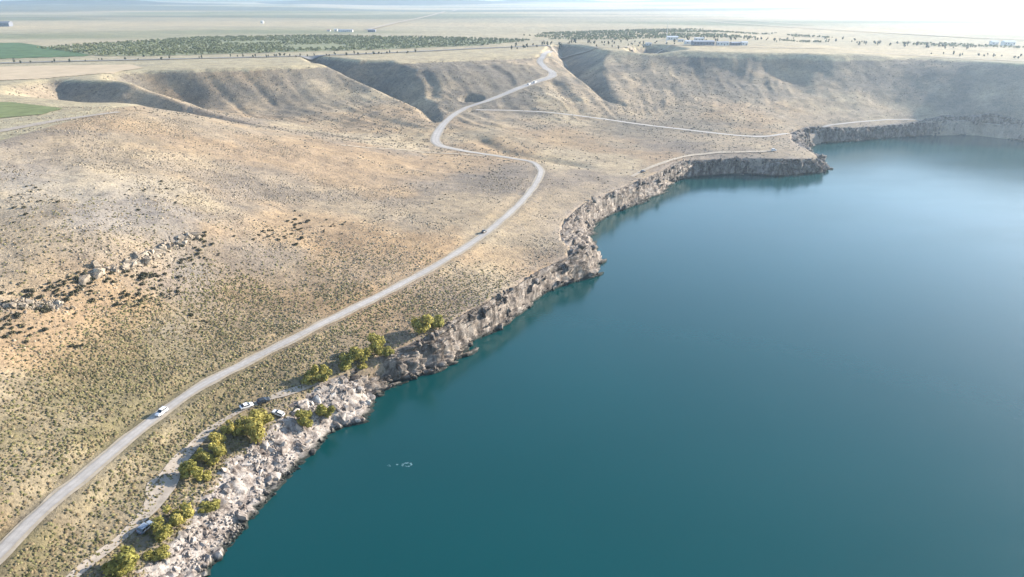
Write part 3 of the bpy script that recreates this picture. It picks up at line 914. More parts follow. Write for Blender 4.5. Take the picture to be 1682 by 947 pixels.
# ------------------------------------------------------------------ plants
def leaf_cloud(bm, clumps, count, size, rng):
    """leaf-sized faces spread through a set of clumps (centre, radii, share)"""
    tot = sum(c[2] for c in clumps)
    for (c, r, share) in clumps:
        for k in range(int(count * share / tot)):
            v = Vector((rng.gauss(0, 1), rng.gauss(0, 1), rng.gauss(0, 1))).normalized()
            rad = rng.uniform(0.35, 1.0) ** 0.45 * rng.uniform(0.85, 1.12)
            p = Vector((c[0] + v.x * r[0] * rad, c[1] + v.y * r[1] * rad, c[2] + v.z * r[2] * rad))
            nrm = (v + Vector((rng.gauss(0, 0.5), rng.gauss(0, 0.5), rng.gauss(0.25, 0.5)))).normalized()
            a = nrm.orthogonal().normalized()
            a = (Matrix.Rotation(rng.uniform(0, 6.28), 3, nrm) @ a)
            b = nrm.cross(a)
            s = size * rng.uniform(0.6, 1.3)
            vs = [bm.verts.new(p + a * s), bm.verts.new(p + b * s * 0.55), bm.verts.new(p - a * s), bm.verts.new(p - b * s * 0.55)]
            bm.faces.new(vs)

def tube(bm, p, q, r0, r1, n=6):
    p, q = Vector(p), Vector(q)
    d = (q - p).normalized(); a = d.orthogonal().normalized(); b = d.cross(a)
    A = [bm.verts.new(p + (a * math.cos(t) + b * math.sin(t)) * r0) for t in [2 * math.pi * k / n for k in range(n)]]
    B = [bm.verts.new(q + (a * math.cos(t) + b * math.sin(t)) * r1) for t in [2 * math.pi * k / n for k in range(n)]]
    for k in range(n):
        bm.faces.new((A[k], A[(k + 1) % n], B[(k + 1) % n], B[k]))
    bm.faces.new(B); bm.faces.new(A[::-1])

def done(name, bm, mat):
    me = bpy.data.meshes.new(name); bm.to_mesh(me); bm.free(); me.materials.append(mat)
    return me

def willow_meshes(seed, low=False):
    rng = random.Random(seed)
    tb = bmesh.new(); cb = bmesh.new()
    clumps = []
    n = rng.randint(7, 10)
    tube(tb, (0, 0, -0.3), (0.05, 0, 0.9), 0.20, 0.15)
    for k in range(n):
        a = 6.28 * k / n + rng.uniform(-0.5, 0.5)
        d = rng.uniform(0.35, 1.45) if k else 0.1
        h = rng.uniform(1.0, 2.9) if not low else rng.uniform(0.7, 1.4)
        c = (d * 1.15 * math.cos(a), d * 1.15 * math.sin(a), h)
        r = rng.uniform(0.38, 1.0)
        clumps.append((c, (r, r, r * rng.uniform(0.75, 1.05)), r * r))
        mid = (c[0] * 0.45, c[1] * 0.45, 0.6 + 0.3 * h)
        tube(tb, (0.03, 0, 0.5), mid, 0.11, 0.07, 5)
        tube(tb, mid, (c[0], c[1], c[2] + 0.3), 0.07, 0.02, 5)
    clumps.append(((0, 0, 1.1), (1.2, 1.15, 0.8), 0.8))
    leaf_cloud(cb, clumps, 1250, 0.25, rng)
    return done('trunk', tb, M['bark']), done('crown', cb, M['leaf'])
WILLOW = [willow_meshes(s, s % 4 == 3) for s in range(8)]
# nominal crown: about 4 m across, 3.7 m high
SHORE_SHRUBS = [  # point of the photograph at the foot, crown width in pixels, height factor, which, label
    (690, 549, 31, 1.0, 0, 'round bright shrub at the lake end of the far pair, long shadow on dry grass'),
    (719, 534, 30, 0.75, 3, 'flat-topped shrub growing right behind the round bright one of the far pair'),
    (619, 583, 27, 1.25, 1, 'tallest olive shrub at the top of the middle thicket above the cliff'),
    (636, 585, 18, 0.9, 5, 'small shrub on the lake side of the tallest one in the middle thicket'),
    (596, 597, 31, 1.0, 2, 'broad rounded shrub in the centre of the middle thicket above the cliff'),
    (570, 608, 26, 0.95, 4, 'darker shrub in the shade at the low end of the middle thicket'),
    (594, 612, 20, 0.6, 7, 'low pale bush on bare soil just below the middle thicket'),
    (530, 628, 30, 1.1, 6, 'upright shrub beside the cliff path, taller of the pair below the middle thicket'),
    (513, 632, 24, 0.85, 0, 'lower shrub leaning against the upright one beside the cliff path'),
    (501, 699, 26, 0.95, 1, 'round shrub on the pale rocks beside the parked hatchback'),
    (538, 684, 25, 0.95, 2, 'round shrub alone on the rock shelf nearest the lake'),
    (428, 699, 34, 0.7, 4, 'widest shrub of the thicket below the three parked cars'),
    (424, 728, 36, 1.15, 5, 'bright bushy shrub on the lake side of the thicket below the parked cars'),
    (379, 713, 21, 1.2, 6, 'slim upright shrub at the track end of the thicket below the parked cars'),
    (402, 714, 26, 0.85, 0, 'middle shrub half hidden inside the thicket below the parked cars'),
    (359, 741, 23, 1.2, 1, 'tall narrow shrub at the top of the three beside the shore track'),
    (351, 765, 29, 1.0, 2, 'full round shrub in the middle of the three beside the shore track'),
    (329, 757, 18, 0.9, 4, 'small dark shrub tucked behind the full round one by the shore track'),
    (310, 787, 32, 0.85, 5, 'bushy shrub whose shadow crosses the shore track above the turning place'),
    (335, 786, 20, 0.55, 3, 'low dry bush beside the shadow-casting one at the shore track'),
    (345, 838, 33, 0.6, 7, 'low spreading bush alone on the pale boulders of the shore'),
    (297, 858, 37, 0.9, 6, 'large bright shrub above the rubble, shading the blue-grey parked car'),
    (274, 885, 28, 0.95, 0, 'shrub standing right against the blue-grey parked car'),
    (258, 915, 30, 0.6, 3, 'low wide bush among stones between the parked car and the bottom thicket'),
    (208, 943, 42, 0.95, 1, 'large shrub cut by the bottom edge of the picture beside the track'),
    (188, 960, 26, 0.8, 2, 'paler shrub at the very bottom edge where the track leaves the picture'),
]
RV = np.concatenate([SV.reshape(-1, 3), CV.reshape(-1, 3)])
RF = CT * RV[:, 1] - ST * (RV[:, 2] - CAM_H)
RU = RV[:, 0] / RF * FPX + 841; RW = 473.5 - (ST * RV[:, 1] + CT * (RV[:, 2] - CAM_H)) / RF * FPX
def on_rock(px, py):
    """like spot, but standing on the shore rocks where those cover the land"""
    X, Y, Zg = spot(px, py)
    d = np.hypot(RU - px, RW - py)
    k = int(np.argmin(d))
    if d[k] < 4 and RV[k, 1] < Y: return tuple(float(q) for q in RV[k])
    return X, Y, Zg
for (px, py, w, hf, k, lab) in SHORE_SHRUBS:
    X, Y, Zg = on_rock(px, py)
    dist = math.sqrt(X * X + Y * Y + (CAM_H - Zg) ** 2)
    sc = w * dist / FPX / 3.3
    e = empty('shrub', (X, Y, Zg), (0, 0, random.uniform(0, 6.28)), (sc, sc, sc * hf))
    tag(e, lab, 'shrub', 'olive green shrubs along the rocky shore')
    link('trunk', WILLOW[k][0], None, e); link('crown', WILLOW[k][1], None, e)

def bush_mesh(seed, mat, leaves=110, size=0.30):
    rng = random.Random(seed)
    bm = bmesh.new()
    cl = [((rng.uniform(-0.5, 0.5), rng.uniform(-0.4, 0.4), rng.uniform(0.25, 0.6)), (0.6, 0.55, 0.42), 1) for k in range(4)]
    leaf_cloud(bm, cl, leaves, size, rng)
    for k in range(3):
        tube(bm, (0, 0, -0.15), (rng.uniform(-.4, .4), rng.uniform(-.4, .4), 0.5), 0.05, 0.02, 4)
    return done('hill_bush', bm, mat)
BUSH = [bush_mesh(50 + k, M['bush']) for k in range(6)]
BUSH_CLUSTERS = [  # centre and spread in the photograph, number, size range in metres
    (215, 455, 55, 14, 30, 0.9, 1.9), (120, 470, 60, 18, 44, 0.8, 1.8), (60, 500, 55, 22, 40, 0.8, 1.9), (330, 400, 28, 16, 18, 0.8, 1.6), (490, 372, 10, 20, 20, 0.9, 1.8),
    (440, 385, 40, 14, 20, 0.7, 1.4), (545, 372, 25, 12, 10, 0.7, 1.2), (225, 490, 40, 14, 26, 0.8, 1.6), (320, 430, 40, 18, 20, 0.7, 1.4), (30, 545, 40, 20, 16, 0.9, 1.7),
    (280, 480, 30, 14, 12, 0.7, 1.4), (345, 525, 30, 20, 6, 0.8, 1.4), (130, 570, 20, 6, 3, 1.0, 1.6), (240, 320, 90, 30, 14, 0.7, 1.3), (45, 335, 40, 30, 14, 0.7, 1.3), (700, 330, 60, 40, 12, 0.6, 1.1)]
placed = 0
for (cx_, cy_, sx, sy, n, s0, s1) in BUSH_CLUSTERS:
    for k in range(int(n * (1.0 if cx_ < 350 else 1.0) + 0.5)):
        px = random.gauss(cx_, sx * 0.6); py = random.gauss(cy_, sy * 0.6)
        if px < -5: continue
        X, Y, Zg = spot(px, py)
        s = 0.8 * random.uniform(s0, s1) if random.random() < 0.3 else 0.75 * random.uniform(s0, 0.5 * (s0 + s1))
        o = link('hill_bush', BUSH[placed % 6], None, None, (X, Y, Zg), (0, 0, random.uniform(0, 6.28)), (s, s, s * random.uniform(0.75, 1.1)))
        tag(o, 'small dark scrub bush on the dry hillside above the road', 'bush', 'dark scrub bushes on the hillside')
        placed += 1

# scrub and tufts nobody could count
def tuft_template(seed, n=6):
    g = np.random.default_rng(seed)
    a = np.arange(n) * 2 * math.pi / n + g.normal(0, 0.25, n)
    r = g.uniform(0.7, 1.15, n)
    v = [(r[i] * math.cos(a[i]), r[i] * math.sin(a[i]), -0.12) for i in range(n)]
    m = n // 2
    for i in range(m):
        v.append((0.55 * g.uniform(0.7, 1.2) * math.cos(2 * math.pi * i / m + 0.4), 0.55 * g.uniform(0.7, 1.2) * math.sin(2 * math.pi * i / m + 0.4), g.uniform(0.45, 0.95)))
    f = []
    for i in range(n):
        f.append((i, (i + 1) % n, n + (i // 2) % m))
    for i in range(m):
        f.append((n + i, (2 * i + 2) % n, n + (i + 1) % m))
    f.append(tuple(n + i for i in range(3)))
    return np.array(v), np.array(f)
TUFT = [tuft_template(k) for k in range(6)]
def scatter_land(count, x0, x1, y0, y1, accept):
    X = RNG.uniform(x0, x1, count); Y = RNG.uniform(y0, y1, count)
    ok = accept(X, Y) > RNG.random(count)
    X, Y = X[ok], Y[ok]
    Zg = ground_z(X, Y)
    # only what lies in or near the photograph
    f = CT * Y - ST * (Zg - CAM_H)
    u = X / f * FPX
    v = (ST * Y + CT * (Zg - CAM_H)) / f * FPX
    ok = (np.abs(u) < 960) & (np.abs(v) < 560)
    ok &= ~inside(np.stack([X, Y], 1), EDGE_LINE[::2])
    X, Y, Zg = X[ok], Y[ok], Zg[ok]
    Q = np.stack([X, Y], 1)
    d1 = nearest_on(Q, main_path[::4])[0]; d2 = nearest_on(Q, branch_path[::4])[0]
    ok = (d1 > 4.4) & (d2 > 3.5)
    return X[ok], Y[ok], Zg[ok]
def acc_near(X, Y):
    a = 0.10 + 1.0 * sstep(-0.1, 0.3, N2.fbm(X, Y, 28, 4) + 0.5 * N3.fbm(X, Y, 9, 3))
    a += 0.5 * sstep(280, 170, Y)
    return np.clip(a, 0.05, 1)
X, Y, Zg = scatter_land(95000, -300, 120, 110, 480, acc_near)
gg = sstep(300, 170, Y) * sstep(-20, -70, X) * sstep(34, 22, Zg)
base = np.array([[0.19, 0.158, 0.112]]) * (1 - gg[:, None]) + np.array([[0.115, 0.110, 0.045]]) * gg[:, None]
strawy = (RNG.random(len(X)) < 0.62)[:, None]
base = np.where(strawy, np.array([[0.33, 0.265, 0.18]]) * (1 - gg[:, None]) + np.array([[0.215, 0.175, 0.10]]) * gg[:, None], base)
tn = base * RNG.uniform(0.6, 1.3, (len(X), 1))
# thicker growth low down by the road and the shore
X2, Y2, Z2 = scatter_land(90000, -190, 10, 110, 330, lambda a, b: np.clip(sstep(340, 200, b) * (0.45 + 1.2 * sstep(-0.25, 0.2, N3.fbm(a, b, 18, 4))), 0, 1))
T1 = []
for sd in range(6):
    g_ = np.random.default_rng(40 + sd); a_ = np.arange(5) * 2 * math.pi / 5 + g_.normal(0, 0.3, 5); r_ = g_.uniform(0.7, 1.2, 5)
    T1.append((np.array([(r_[i] * math.cos(a_[i]), r_[i] * math.sin(a_[i]), -0.1) for i in range(5)] + [(g_.normal(0, 0.25), g_.normal(0, 0.25), g_.uniform(0.7, 1.1))]), np.array([(i, (i + 1) % 5, 5) for i in range(5)])))
kk = sstep(38, 22, Z2) > RNG.random(len(X2)) - 0.15
X2, Y2, Z2 = X2[kk], Y2[kk], Z2[kk]
t2 = np.array([[0.175, 0.155, 0.072]]) * RNG.uniform(0.5, 1.3, (len(X2), 1))
rust = (RNG.random(len(X2)) < 0.40)[:, None]
t2 = np.where(rust, np.array([[0.215, 0.162, 0.092]]) * RNG.uniform(0.6, 1.3, (len(X2), 1)), t2)
me = scatter_mesh('dense_scrub', T1, np.stack([X2, Y2, Z2], 1), RNG.uniform(0.22, 0.62, (len(X2), 1)) * np.array([[1, 1, 0.95]]), 0.35, t2)
tag(link('dense_scrub', me, M['scrub']), 'dense olive and rust scrub beside the road and shore', 'scrub', kind='stuff')
sz = (RNG.uniform(0.17, 0.40, (len(X), 1)) + 0.35 * (RNG.random((len(X), 1)) ** 6)) * np.array([[1, 1, 0.85]])
me = scatter_mesh('grass_tufts', TUFT, np.stack([X, Y, Zg], 1), sz, 0.35, tn)
tag(link('grass_tufts', me, M['scrub']), 'dry tufts and low scrub covering the near slopes', 'scrub', kind='stuff')
X, Y, Zg = scatter_land(26000, -420, 620, 470, 1000, lambda a, b: np.clip(0.25 + 0.9 * sstep(-0.2, 0.3, N1.fbm(a, b, 60, 4)), 0, 1))
ok = Zg < 64.5
X, Y, Zg = X[ok], Y[ok], Zg[ok]
tn = np.array([[0.17, 0.145, 0.105]]) * RNG.uniform(0.6, 1.4, (len(X), 1))
sz = (RNG.uniform(0.4, 1.0, (len(X), 1))) * np.array([[1, 1, 0.7]])
me = scatter_mesh('far_scrub', TUFT, np.stack([X, Y, Zg], 1), sz, 0.35, tn)
tag(link('far_scrub', me, M['scrub']), 'grey scrub speckling the far crater walls', 'scrub', kind='stuff')

# ------------------------------------------------------------------ outcrops on the hillside
def outcrop(pts, label, n, s0, s1, spread):
    W = np.array([spot(*p) for p in pts])
    e = empty('rock_outcrop', tuple(W[len(W) // 2]))
    tag(e, label, 'rock outcrop', 'pale rock outcrops on the hillside')
    L = catmull(W, 1.0)
    o0 = np.array(e.location)
    for k in range(n):
        p = L[random.randrange(len(L))]
        qx, qy = p[0] + random.gauss(0, spread), p[1] + random.gauss(0, spread)
        r = s0 + (s1 - s0) * random.random() ** 1.8
        qz = float(ground_z(qx, qy)[0])
        link('boulder', ROCKS['outcrop'][k % 10], None, e, (qx - o0[0], qy - o0[1], qz - o0[2] + r * 0.05), (random.gauss(0, 0.3), random.gauss(0, 0.3), random.uniform(0, 6.28)), (r * random.uniform(0.9, 1.5), r * random.uniform(0.8, 1.2), r * random.uniform(0.7, 1.0)))
    k = 420
    i = RNG.integers(0, len(L), k)
    qx = L[i, 0] + RNG.normal(0, spread * 2.2, k); qy = L[i, 1] + RNG.normal(0, spread * 2.2, k)
    pos = np.column_stack([qx, qy, ground_z(qx, qy)]) - o0
    me = scatter_mesh('rubble', ROCK_T, pos, RNG.uniform(0.25, 0.8, (k, 1)) * RNG.uniform(0.8, 1.2, (k, 3)), 0.8)
    ro = link('rubble', me, M['outcrop'], e); ro['kind'] = 'stuff'
outcrop([(316, 386), (300, 398), (272, 408), (245, 420), (222, 432), (196, 440), (170, 446), (140, 452)], 'long ledge of cream boulders across the middle of the hillside', 120, 0.8, 2.9, 1.0)
outcrop([(4, 506), (22, 502), (48, 500), (75, 503), (98, 500)], 'short row of cream boulders lower on the hillside, nearer the camera', 26, 0.7, 2.0, 0.8)

# ------------------------------------------------------------------ cars
def box(bm, x0, x1, y0, y1, z0, z1, bevel=0.0):
    v = [bm.verts.new((x, y, z)) for z in (z0, z1) for y in (y0, y1) for x in (x0, x1)]
    for f in ((0, 2, 3, 1), (4, 5, 7, 6), (0, 1, 5, 4), (2, 6, 7, 3), (0, 4, 6, 2), (1, 3, 7, 5)):
        bm.faces.new([v[i] for i in f])
    return v
def paint(name, c):
    m, nt, bs = new_mat(name)
    n = noise_node(nt, 3.0, 3, 0.6)
    r = ramp(nt, n.outputs['Fac'], [(0.3, tuple(q * 0.88 for q in c)), (0.7, c)])
    nt.links.new(r.outputs['Color'], bs.inputs['Base Color'])
    bs.inputs['Roughness'].default_value = 0.3
    bs.inputs['Coat Weight'].default_value = 0.5
    return m
M['glass'] = plain('car_glass', (0.02, 0.025, 0.03), 0.08, 0.1, 2, spec=0.6)
M['tyre'] = plain('tyre_rubber', (0.02, 0.02, 0.02), 0.8, 0.2, 8)
M['rim'] = plain('wheel_rim', (0.45, 0.45, 0.46), 0.35, 0.1, 6, 0.8)
M['lamp'] = plain('head_lamp', (0.75, 0.75, 0.72), 0.2, 0.05, 3)
M['tail'] = plain('tail_lamp', (0.35, 0.02, 0.02), 0.3, 0.1, 3)
M['trim'] = plain('bumper_trim', (0.04, 0.04, 0.045), 0.6, 0.2, 4)
def loft(bm, sections):
    """closed sections of equal count, joined along the length"""
    rings = [[bm.verts.new(p) for p in s] for s in sections]
    n = len(rings[0])
    for a, b in zip(rings[:-1], rings[1:]):
        for k in range(n):
            bm.faces.new((a[k], a[(k + 1) % n], b[(k + 1) % n], b[k]))
    bm.faces.new(rings[0][::-1]); bm.faces.new(rings[-1])
def car_meshes(style):
    L = 4.3
    bm = bmesh.new()
    prof = {'sedan': [(-2.15, 0.55, 0.80, .74), (-2.05, 0.36, 0.98, .82), (-1.3, 0.30, 1.02, .86), (0.0, 0.28, 0.97, .87), (1.0, 0.29, 0.94, .86), (1.75, 0.32, 0.84, .82), (2.10, 0.40, 0.68, .72)],
            'hatch': [(-2.0, 0.50, 0.95, .74), (-1.9, 0.34, 1.05, .82), (-1.2, 0.30, 1.02, .86), (0.0, 0.28, 0.98, .86), (1.0, 0.29, 0.96, .85), (1.7, 0.32, 0.86, .80), (2.0, 0.40, 0.70, .70)],
            'suv': [(-2.2, 0.55, 1.05, .80), (-2.1, 0.42, 1.18, .88), (-1.3, 0.38, 1.18, .92), (0.0, 0.36, 1.14, .92), (1.0, 0.37, 1.12, .91), (1.85, 0.40, 1.02, .87), (2.2, 0.48, 0.85, .78)]}[style]
    secs = []
    for x, z0, z1, w in prof:
        secs.append([(x, -w * 0.9, z0), (x, w * 0.9, z0), (x, w, z0 + 0.18), (x, w * 0.97, z1 - 0.16), (x, w * 0.86, z1), (x, -w * 0.86, z1), (x, -w * 0.97, z1 - 0.16), (x, -w, z0 + 0.18)])
    loft(bm, secs)
    bmesh.ops.recalc_face_normals(bm, faces=bm.faces[:])
    body = done('body', bm, None)
    top = {'sedan': (-1.75, -0.95, 0.15, 1.05, 0.95, 1.42), 'hatch': (-1.9, -1.45, 0.1, 0.95, 0.97, 1.46), 'suv': (-2.1, -1.75, 0.2, 1.0, 1.12, 1.75)}[style]
    x0, x1, x2, x3, zb, zt = top
    wb, wt = (0.76, 0.60) if style != 'suv' else (0.84, 0.70)
    g = bmesh.new()
    loft(g, [[(x0, -wb, zb), (x0, wb, zb), (x0, wb * .99, zb + .02), (x0, -wb * .99, zb + .02)], [(x1, -wb, zb), (x1, wb, zb), (x1, wt, zt - .03), (x1, -wt, zt - .03)], [(x2, -wb, zb), (x2, wb, zb), (x2, wt, zt - .03), (x2, -wt, zt - .03)], [(x3, -wb, zb), (x3, wb, zb), (x3, wb * .99, zb + .02), (x3, -wb * .99, zb + .02)]])
    bmesh.ops.recalc_face_normals(g, faces=g.faces[:])
    glass = done('windows', g, M['glass'])
    r = bmesh.new()
    box(r, x1 - 0.05, x2 + 0.05, -wt - 0.03, wt + 0.03, zt - 0.03, zt + 0.03)
    for sy in (-1, 1):                                     # pillars
        for xa, xb in ((x0 + 0.05, x1), (x3 - 0.05, x2), ((x1 + x2) / 2, (x1 + x2) / 2)):
            tube(r, (xa, sy * wb * 1.0, zb), (xb, sy * (wt + 0.01), zt), 0.045, 0.04, 4)
    roof = done('roof', r, None)
    w = bmesh.new()
    bmesh.ops.create_cone(w, cap_ends=True, segments=14, radius1=0.33, radius2=0.33, depth=0.22, matrix=Matrix.Rotation(math.pi / 2, 4, 'X'))
    wheel = done('wheel', w, M['tyre'])
    w = bmesh.new()
    bmesh.ops.create_cone(w, cap_ends=True, segments=10, radius1=0.21, radius2=0.21, depth=0.25, matrix=Matrix.Rotation(math.pi / 2, 4, 'X'))
    rim = done('rim', w, M['rim'])
    h = bmesh.new(); box(h, -0.06, 0.06, -0.17, 0.17, -0.07, 0.07); lamp = done('headlight', h, M['lamp'])
    h = bmesh.new(); box(h, -0.05, 0.05, -0.15, 0.15, -0.09, 0.09); tail = done('tail_light', h, M['tail'])
    h = bmesh.new(); box(h, -0.08, 0.08, -0.7, 0.7, -0.09, 0.09); bmp = done('bumper', h, M['trim'])
    return dict(body=body, glass=glass, roof=roof, wheel=wheel, rim=rim, lamp=lamp, tail=tail, bmp=bmp, style=style)
STY = {k: car_meshes(k) for k in ('sedan', 'hatch', 'suv')}
def car(px, py, style, color, ang, label, name='car', lift=0.22, sc=1.0):
    X, Y, Zg = spot(px, py)
    dz = lambda dx, dy: float(ground_z(X + dx, Y + dy)[0])
    c, s = math.cos(ang), math.sin(ang)
    pitch = -math.atan2(dz(c * 1.5, s * 1.5) - dz(-c * 1.5, -s * 1.5), 3.0)
    roll = math.atan2(dz(-s, c) - dz(s, -c), 2.0)
    e = empty(name, (X, Y, Zg + lift), (roll, pitch, ang), (sc, sc, sc))
    tag(e, label, 'car', 'cars on the road and the lake shore')
    m = STY[style]
    pm = paint('paint_' + label.split()[0], color)
    hl = 2.1 if style != 'suv' else 2.2
    if style == 'hatch': hl = 2.0
    for nm, key in (('body', 'body'), ('roof', 'roof')):
        me = m[key].copy(); me.materials.clear(); me.materials.append(pm)
        link(nm, me, None, e)
    link('windows', m['glass'], None, e)
    for x in (-1.3, 1.32):
        for y in (-0.78, 0.78):
            w = link('wheel', m['wheel'], None, e, (x, y, 0.33)); link('rim', m['rim'], None, w)
    for y in (-0.58, 0.58):
        link('headlight', m['lamp'], None, e, (hl - 0.14, y, 0.66 if style != 'suv' else 0.85))
        link('tail_light', m['tail'], None, e, (-hl + 0.02, y, 0.82 if style != 'suv' else 0.98))
    link('bumper', m['bmp'], None, e, (hl - 0.08, 0, 0.45)); link('bumper', m['bmp'], None, e, (-hl + 0.02, 0, 0.47))
    return e
def road_angle(px, py):
    X, Y, _ = spot(px, py)
    k = int(np.argmin(np.hypot(main_path[:, 0] - X, main_path[:, 1] - Y)))
    d = main_path[min(k + 2, len(main_path) - 1)] - main_path[max(k - 2, 0)]
    return math.atan2(d[1], d[0])
car(266, 681, 'suv', (0.80, 0.79, 0.77), road_angle(266, 681) + math.pi, 'white car driving on the gravel road in the lower part of the picture', lift=0.12, sc=0.92)
car(795, 382, 'sedan', (0.03, 0.03, 0.035), road_angle(795, 382), 'black car on the gravel road short of the hairpin bend', lift=0.12)
car(405, 670, 'sedan', (0.78, 0.77, 0.75), 0.75, 'white saloon parked beside the dark car at the shore track')
car(433, 661, 'hatch', (0.03, 0.035, 0.04), 0.7, 'dark car parked just behind the white saloon at the shore track')
car(457, 682, 'hatch', (0.74, 0.73, 0.70), 2.9, 'white hatchback with dark windows parked among the shrubs near the rocks')
car(239, 871, 'suv', (0.20, 0.25, 0.32), 1.25, 'blue-grey off-road car parked in shade under the shrubs')
car(1271, 248, 'suv', (0.80, 0.79, 0.77), 0.2, 'white car parked at the end of the track on the promontory')
car(1056, 283, 'sedan', (0.05, 0.05, 0.06), 0.6, 'small dark car on the track at the root of the promontory')
car(879, 136, 'suv', (0.8, 0.8, 0.78), road_angle(879, 136), 'white van-like car climbing below the top hairpin, front one of two', lift=0.15, sc=1.15)
car(869, 139, 'hatch', (0.8, 0.79, 0.76), road_angle(869, 139), 'white small car following below the top hairpin, rear one of two', lift=0.15, sc=1.15)

# ------------------------------------------------------------------ foam on the lake
def foam(px, py, rad, n, label):
    c = at_height(px, py, 0.0)
    rng = random.Random(int(px))
    bm = bmesh.new()
    for k in range(n):
        a = rng.uniform(0, 6.28); r = rad * rng.uniform(0.55, 1.0) if rad > 0.6 else rad * rng.uniform(0, 1)
        s = rng.uniform(0.06, 0.2)
        bmesh.ops.create_icosphere(bm, subdivisions=1, radius=s, matrix=Matrix.Translation((r * 1.5 * math.cos(a), r * math.sin(a), 0.01)) @ Matrix.Diagonal((1.4, 1, 0.35, 1)))
    me = done('foam_splash', bm, M['foam'])
    tag(link('foam_splash', me, None, None, (c[0], c[1], 0.0)), label, 'foam', kind='stuff')
M['foam'] = plain('foam', (0.16, 0.27, 0.28), 0.6, 0.2, 3)
foam(669, 763, 1.15, 46, 'largest pale ring of foam on the dark water off the shore')
foam(652, 763, 0.45, 10, 'small pale splash in the middle of the three on the dark water')
foam(641, 764, 0.55, 9, 'faint small splash on the shore side of the three on the water')

# ------------------------------------------------------------------ plateau: fields, highway, trees, buildings
def field(name, poly_px, mat, label, lift=0.35, n=40):
    W = np.array([spot(*p)[:2] for p in poly_px])
    lo, hi = W.min(0), W.max(0)
    xs = np.linspace(lo[0], hi[0], n); ys = np.linspace(lo[1], hi[1], n)
    A, B = np.meshgrid(xs, ys)
    P = np.stack([A.ravel(), B.ravel()], 1)
    V = np.column_stack([P, ground_z(P[:, 0], P[:, 1]) + lift])
    I = (np.arange(n - 1)[:, None] * n + np.arange(n - 1)[None]).ravel()
    Fq = np.stack([I, I + 1, I + 1 + n, I + n], 1)
    c = V[Fq].mean(1)
    k = inside(c[:, :2], W)
    me = mesh_np(name, V, Fq[k], True)
    tag(link(name, me, mat), label, 'field', kind='structure')
M['green_field'] = plain('green_crop', (0.085, 0.135, 0.06), 0.9, 0.25, 0.08, spec=0.1)
M['stubble'] = plain('stubble', (0.46, 0.36, 0.24), 0.95, 0.12, 0.06, spec=0.1)
M['clover'] = plain('clover_crop', (0.165, 0.185, 0.078), 0.9, 0.25, 0.12, spec=0.1)
field('green_field', [(-60, 71), (30, 70), (115, 82), (150, 92), (-60, 98)], M['green_field'], 'dark green irrigated field on the far plateau', 0.4, 50)
field('clover_field', [(-60, 168), (20, 168), (105, 178), (70, 188), (-60, 200)], M['clover'], 'green field on top of the near hill', 0.3, 60)
field('stubble_field', [(-60, 111), (80, 108), (215, 106), (235, 111), (190, 121), (60, 130), (-60, 134)], M['stubble'], 'pale stubble field along the crater rim', 0.4, 60)
M['highway'] = plain('old_asphalt', (0.20, 0.195, 0.19), 0.9, 0.1, 0.1)
hw = [(-120, 106), (0, 104), (200, 99), (380, 95), (560, 90), (700, 84), (820, 78), (905, 77), (1000, 78), (1100, 76), (1250, 78), (1330, 79), (1400, 83), (1500, 91), (1560, 95), (1690, 101)]
track('highway', hw[:8], 9, M['highway'], 'grey country road across the plateau behind the rim', 0.7, 0.2)
track('rim_road', hw[7:], 7, M['dirt'], 'pale road along the far crater rim', 0.7, 0.2)
for i, pts in enumerate([[(605, 49), (650, 38), (720, 22), (760, 13), (800, 11)], [(800, 11), (860, 14), (960, 19), (1060, 27)], [(1160, 35), (1290, 44), (1420, 52), (1560, 60), (1690, 66)], [(1060, 24), (1200, 33), (1330, 41)]]):
    track('plain_track', pts, 14, M['dirt'], ['pale track climbing from the far sheds', 'pale track along the far rise', 'bright straight track over the plain behind the village', 'pale track at the foot of the far hills'][i], 2.0, 1.0)

def far_tree_mesh(seed, tall=1.0):
    rng = random.Random(seed)
    bm = bmesh.new()
    tube(bm, (0, 0, -0.3), (0, 0, 0.9), 0.10, 0.06, 5)
    cl = [((rng.uniform(-0.3, 0.3), rng.uniform(-0.3, 0.3), rng.uniform(0.7, 1.5) * tall), (0.55, 0.55, 0.6 * tall), 1) for k in range(4)]
    leaf_cloud(bm, cl, 90, 0.26, rng)
    return done('far_tree', bm, M['far_leaf'])
FART = [far_tree_mesh(70 + k, [1, 1.3, 0.9, 1.5][k % 4]) for k in range(6)]
def far_tree(px, py, h, label, group):
    X, Y, Zg = spot(px, py)
    s = h / 2.1
    o = link('far_tree', FART[random.randrange(6)], None, None, (X, Y, Zg), (0, 0, random.uniform(0, 6.28)), (s, s, s))
    tag(o, label, 'tree', group)
def tree_row(pts, n, h0, h1, label, group, jx=4, jy=0.6):
    P = catmull(np.array(pts, float), 4.0)
    for k in range(n):
        p = P[int((k + random.random() * 0.7) / n * (len(P) - 1))]
        far_tree(p[0] + random.gauss(0, jx), p[1] + random.gauss(0, jy), random.uniform(h0, h1), label, group)
tree_row([(385, 94), (460, 93), (560, 90), (690, 86)], 34, 2.5, 4.5, 'small dark tree in the row beside the grey country road', 'trees along the country road')
tree_row([(10, 105), (120, 101), (200, 98), (340, 97)], 16, 2.0, 4.0, 'small sparse tree along the verge by the green field', 'trees along the field verge', 12, 1.2)
tree_row([(840, 79), (880, 77), (905, 74), (950, 72), (1000, 71)], 30, 3.0, 6.0, 'dark tree near the top of the ravine where the road meets the rim', 'trees at the head of the ravine', 5, 2.0)
tree_row([(1000, 72), (1050, 72), (1095, 72)], 26, 2.5, 4.5, 'small tree scattered on the rim short of the white mast', 'trees short of the mast', 8, 4.0)
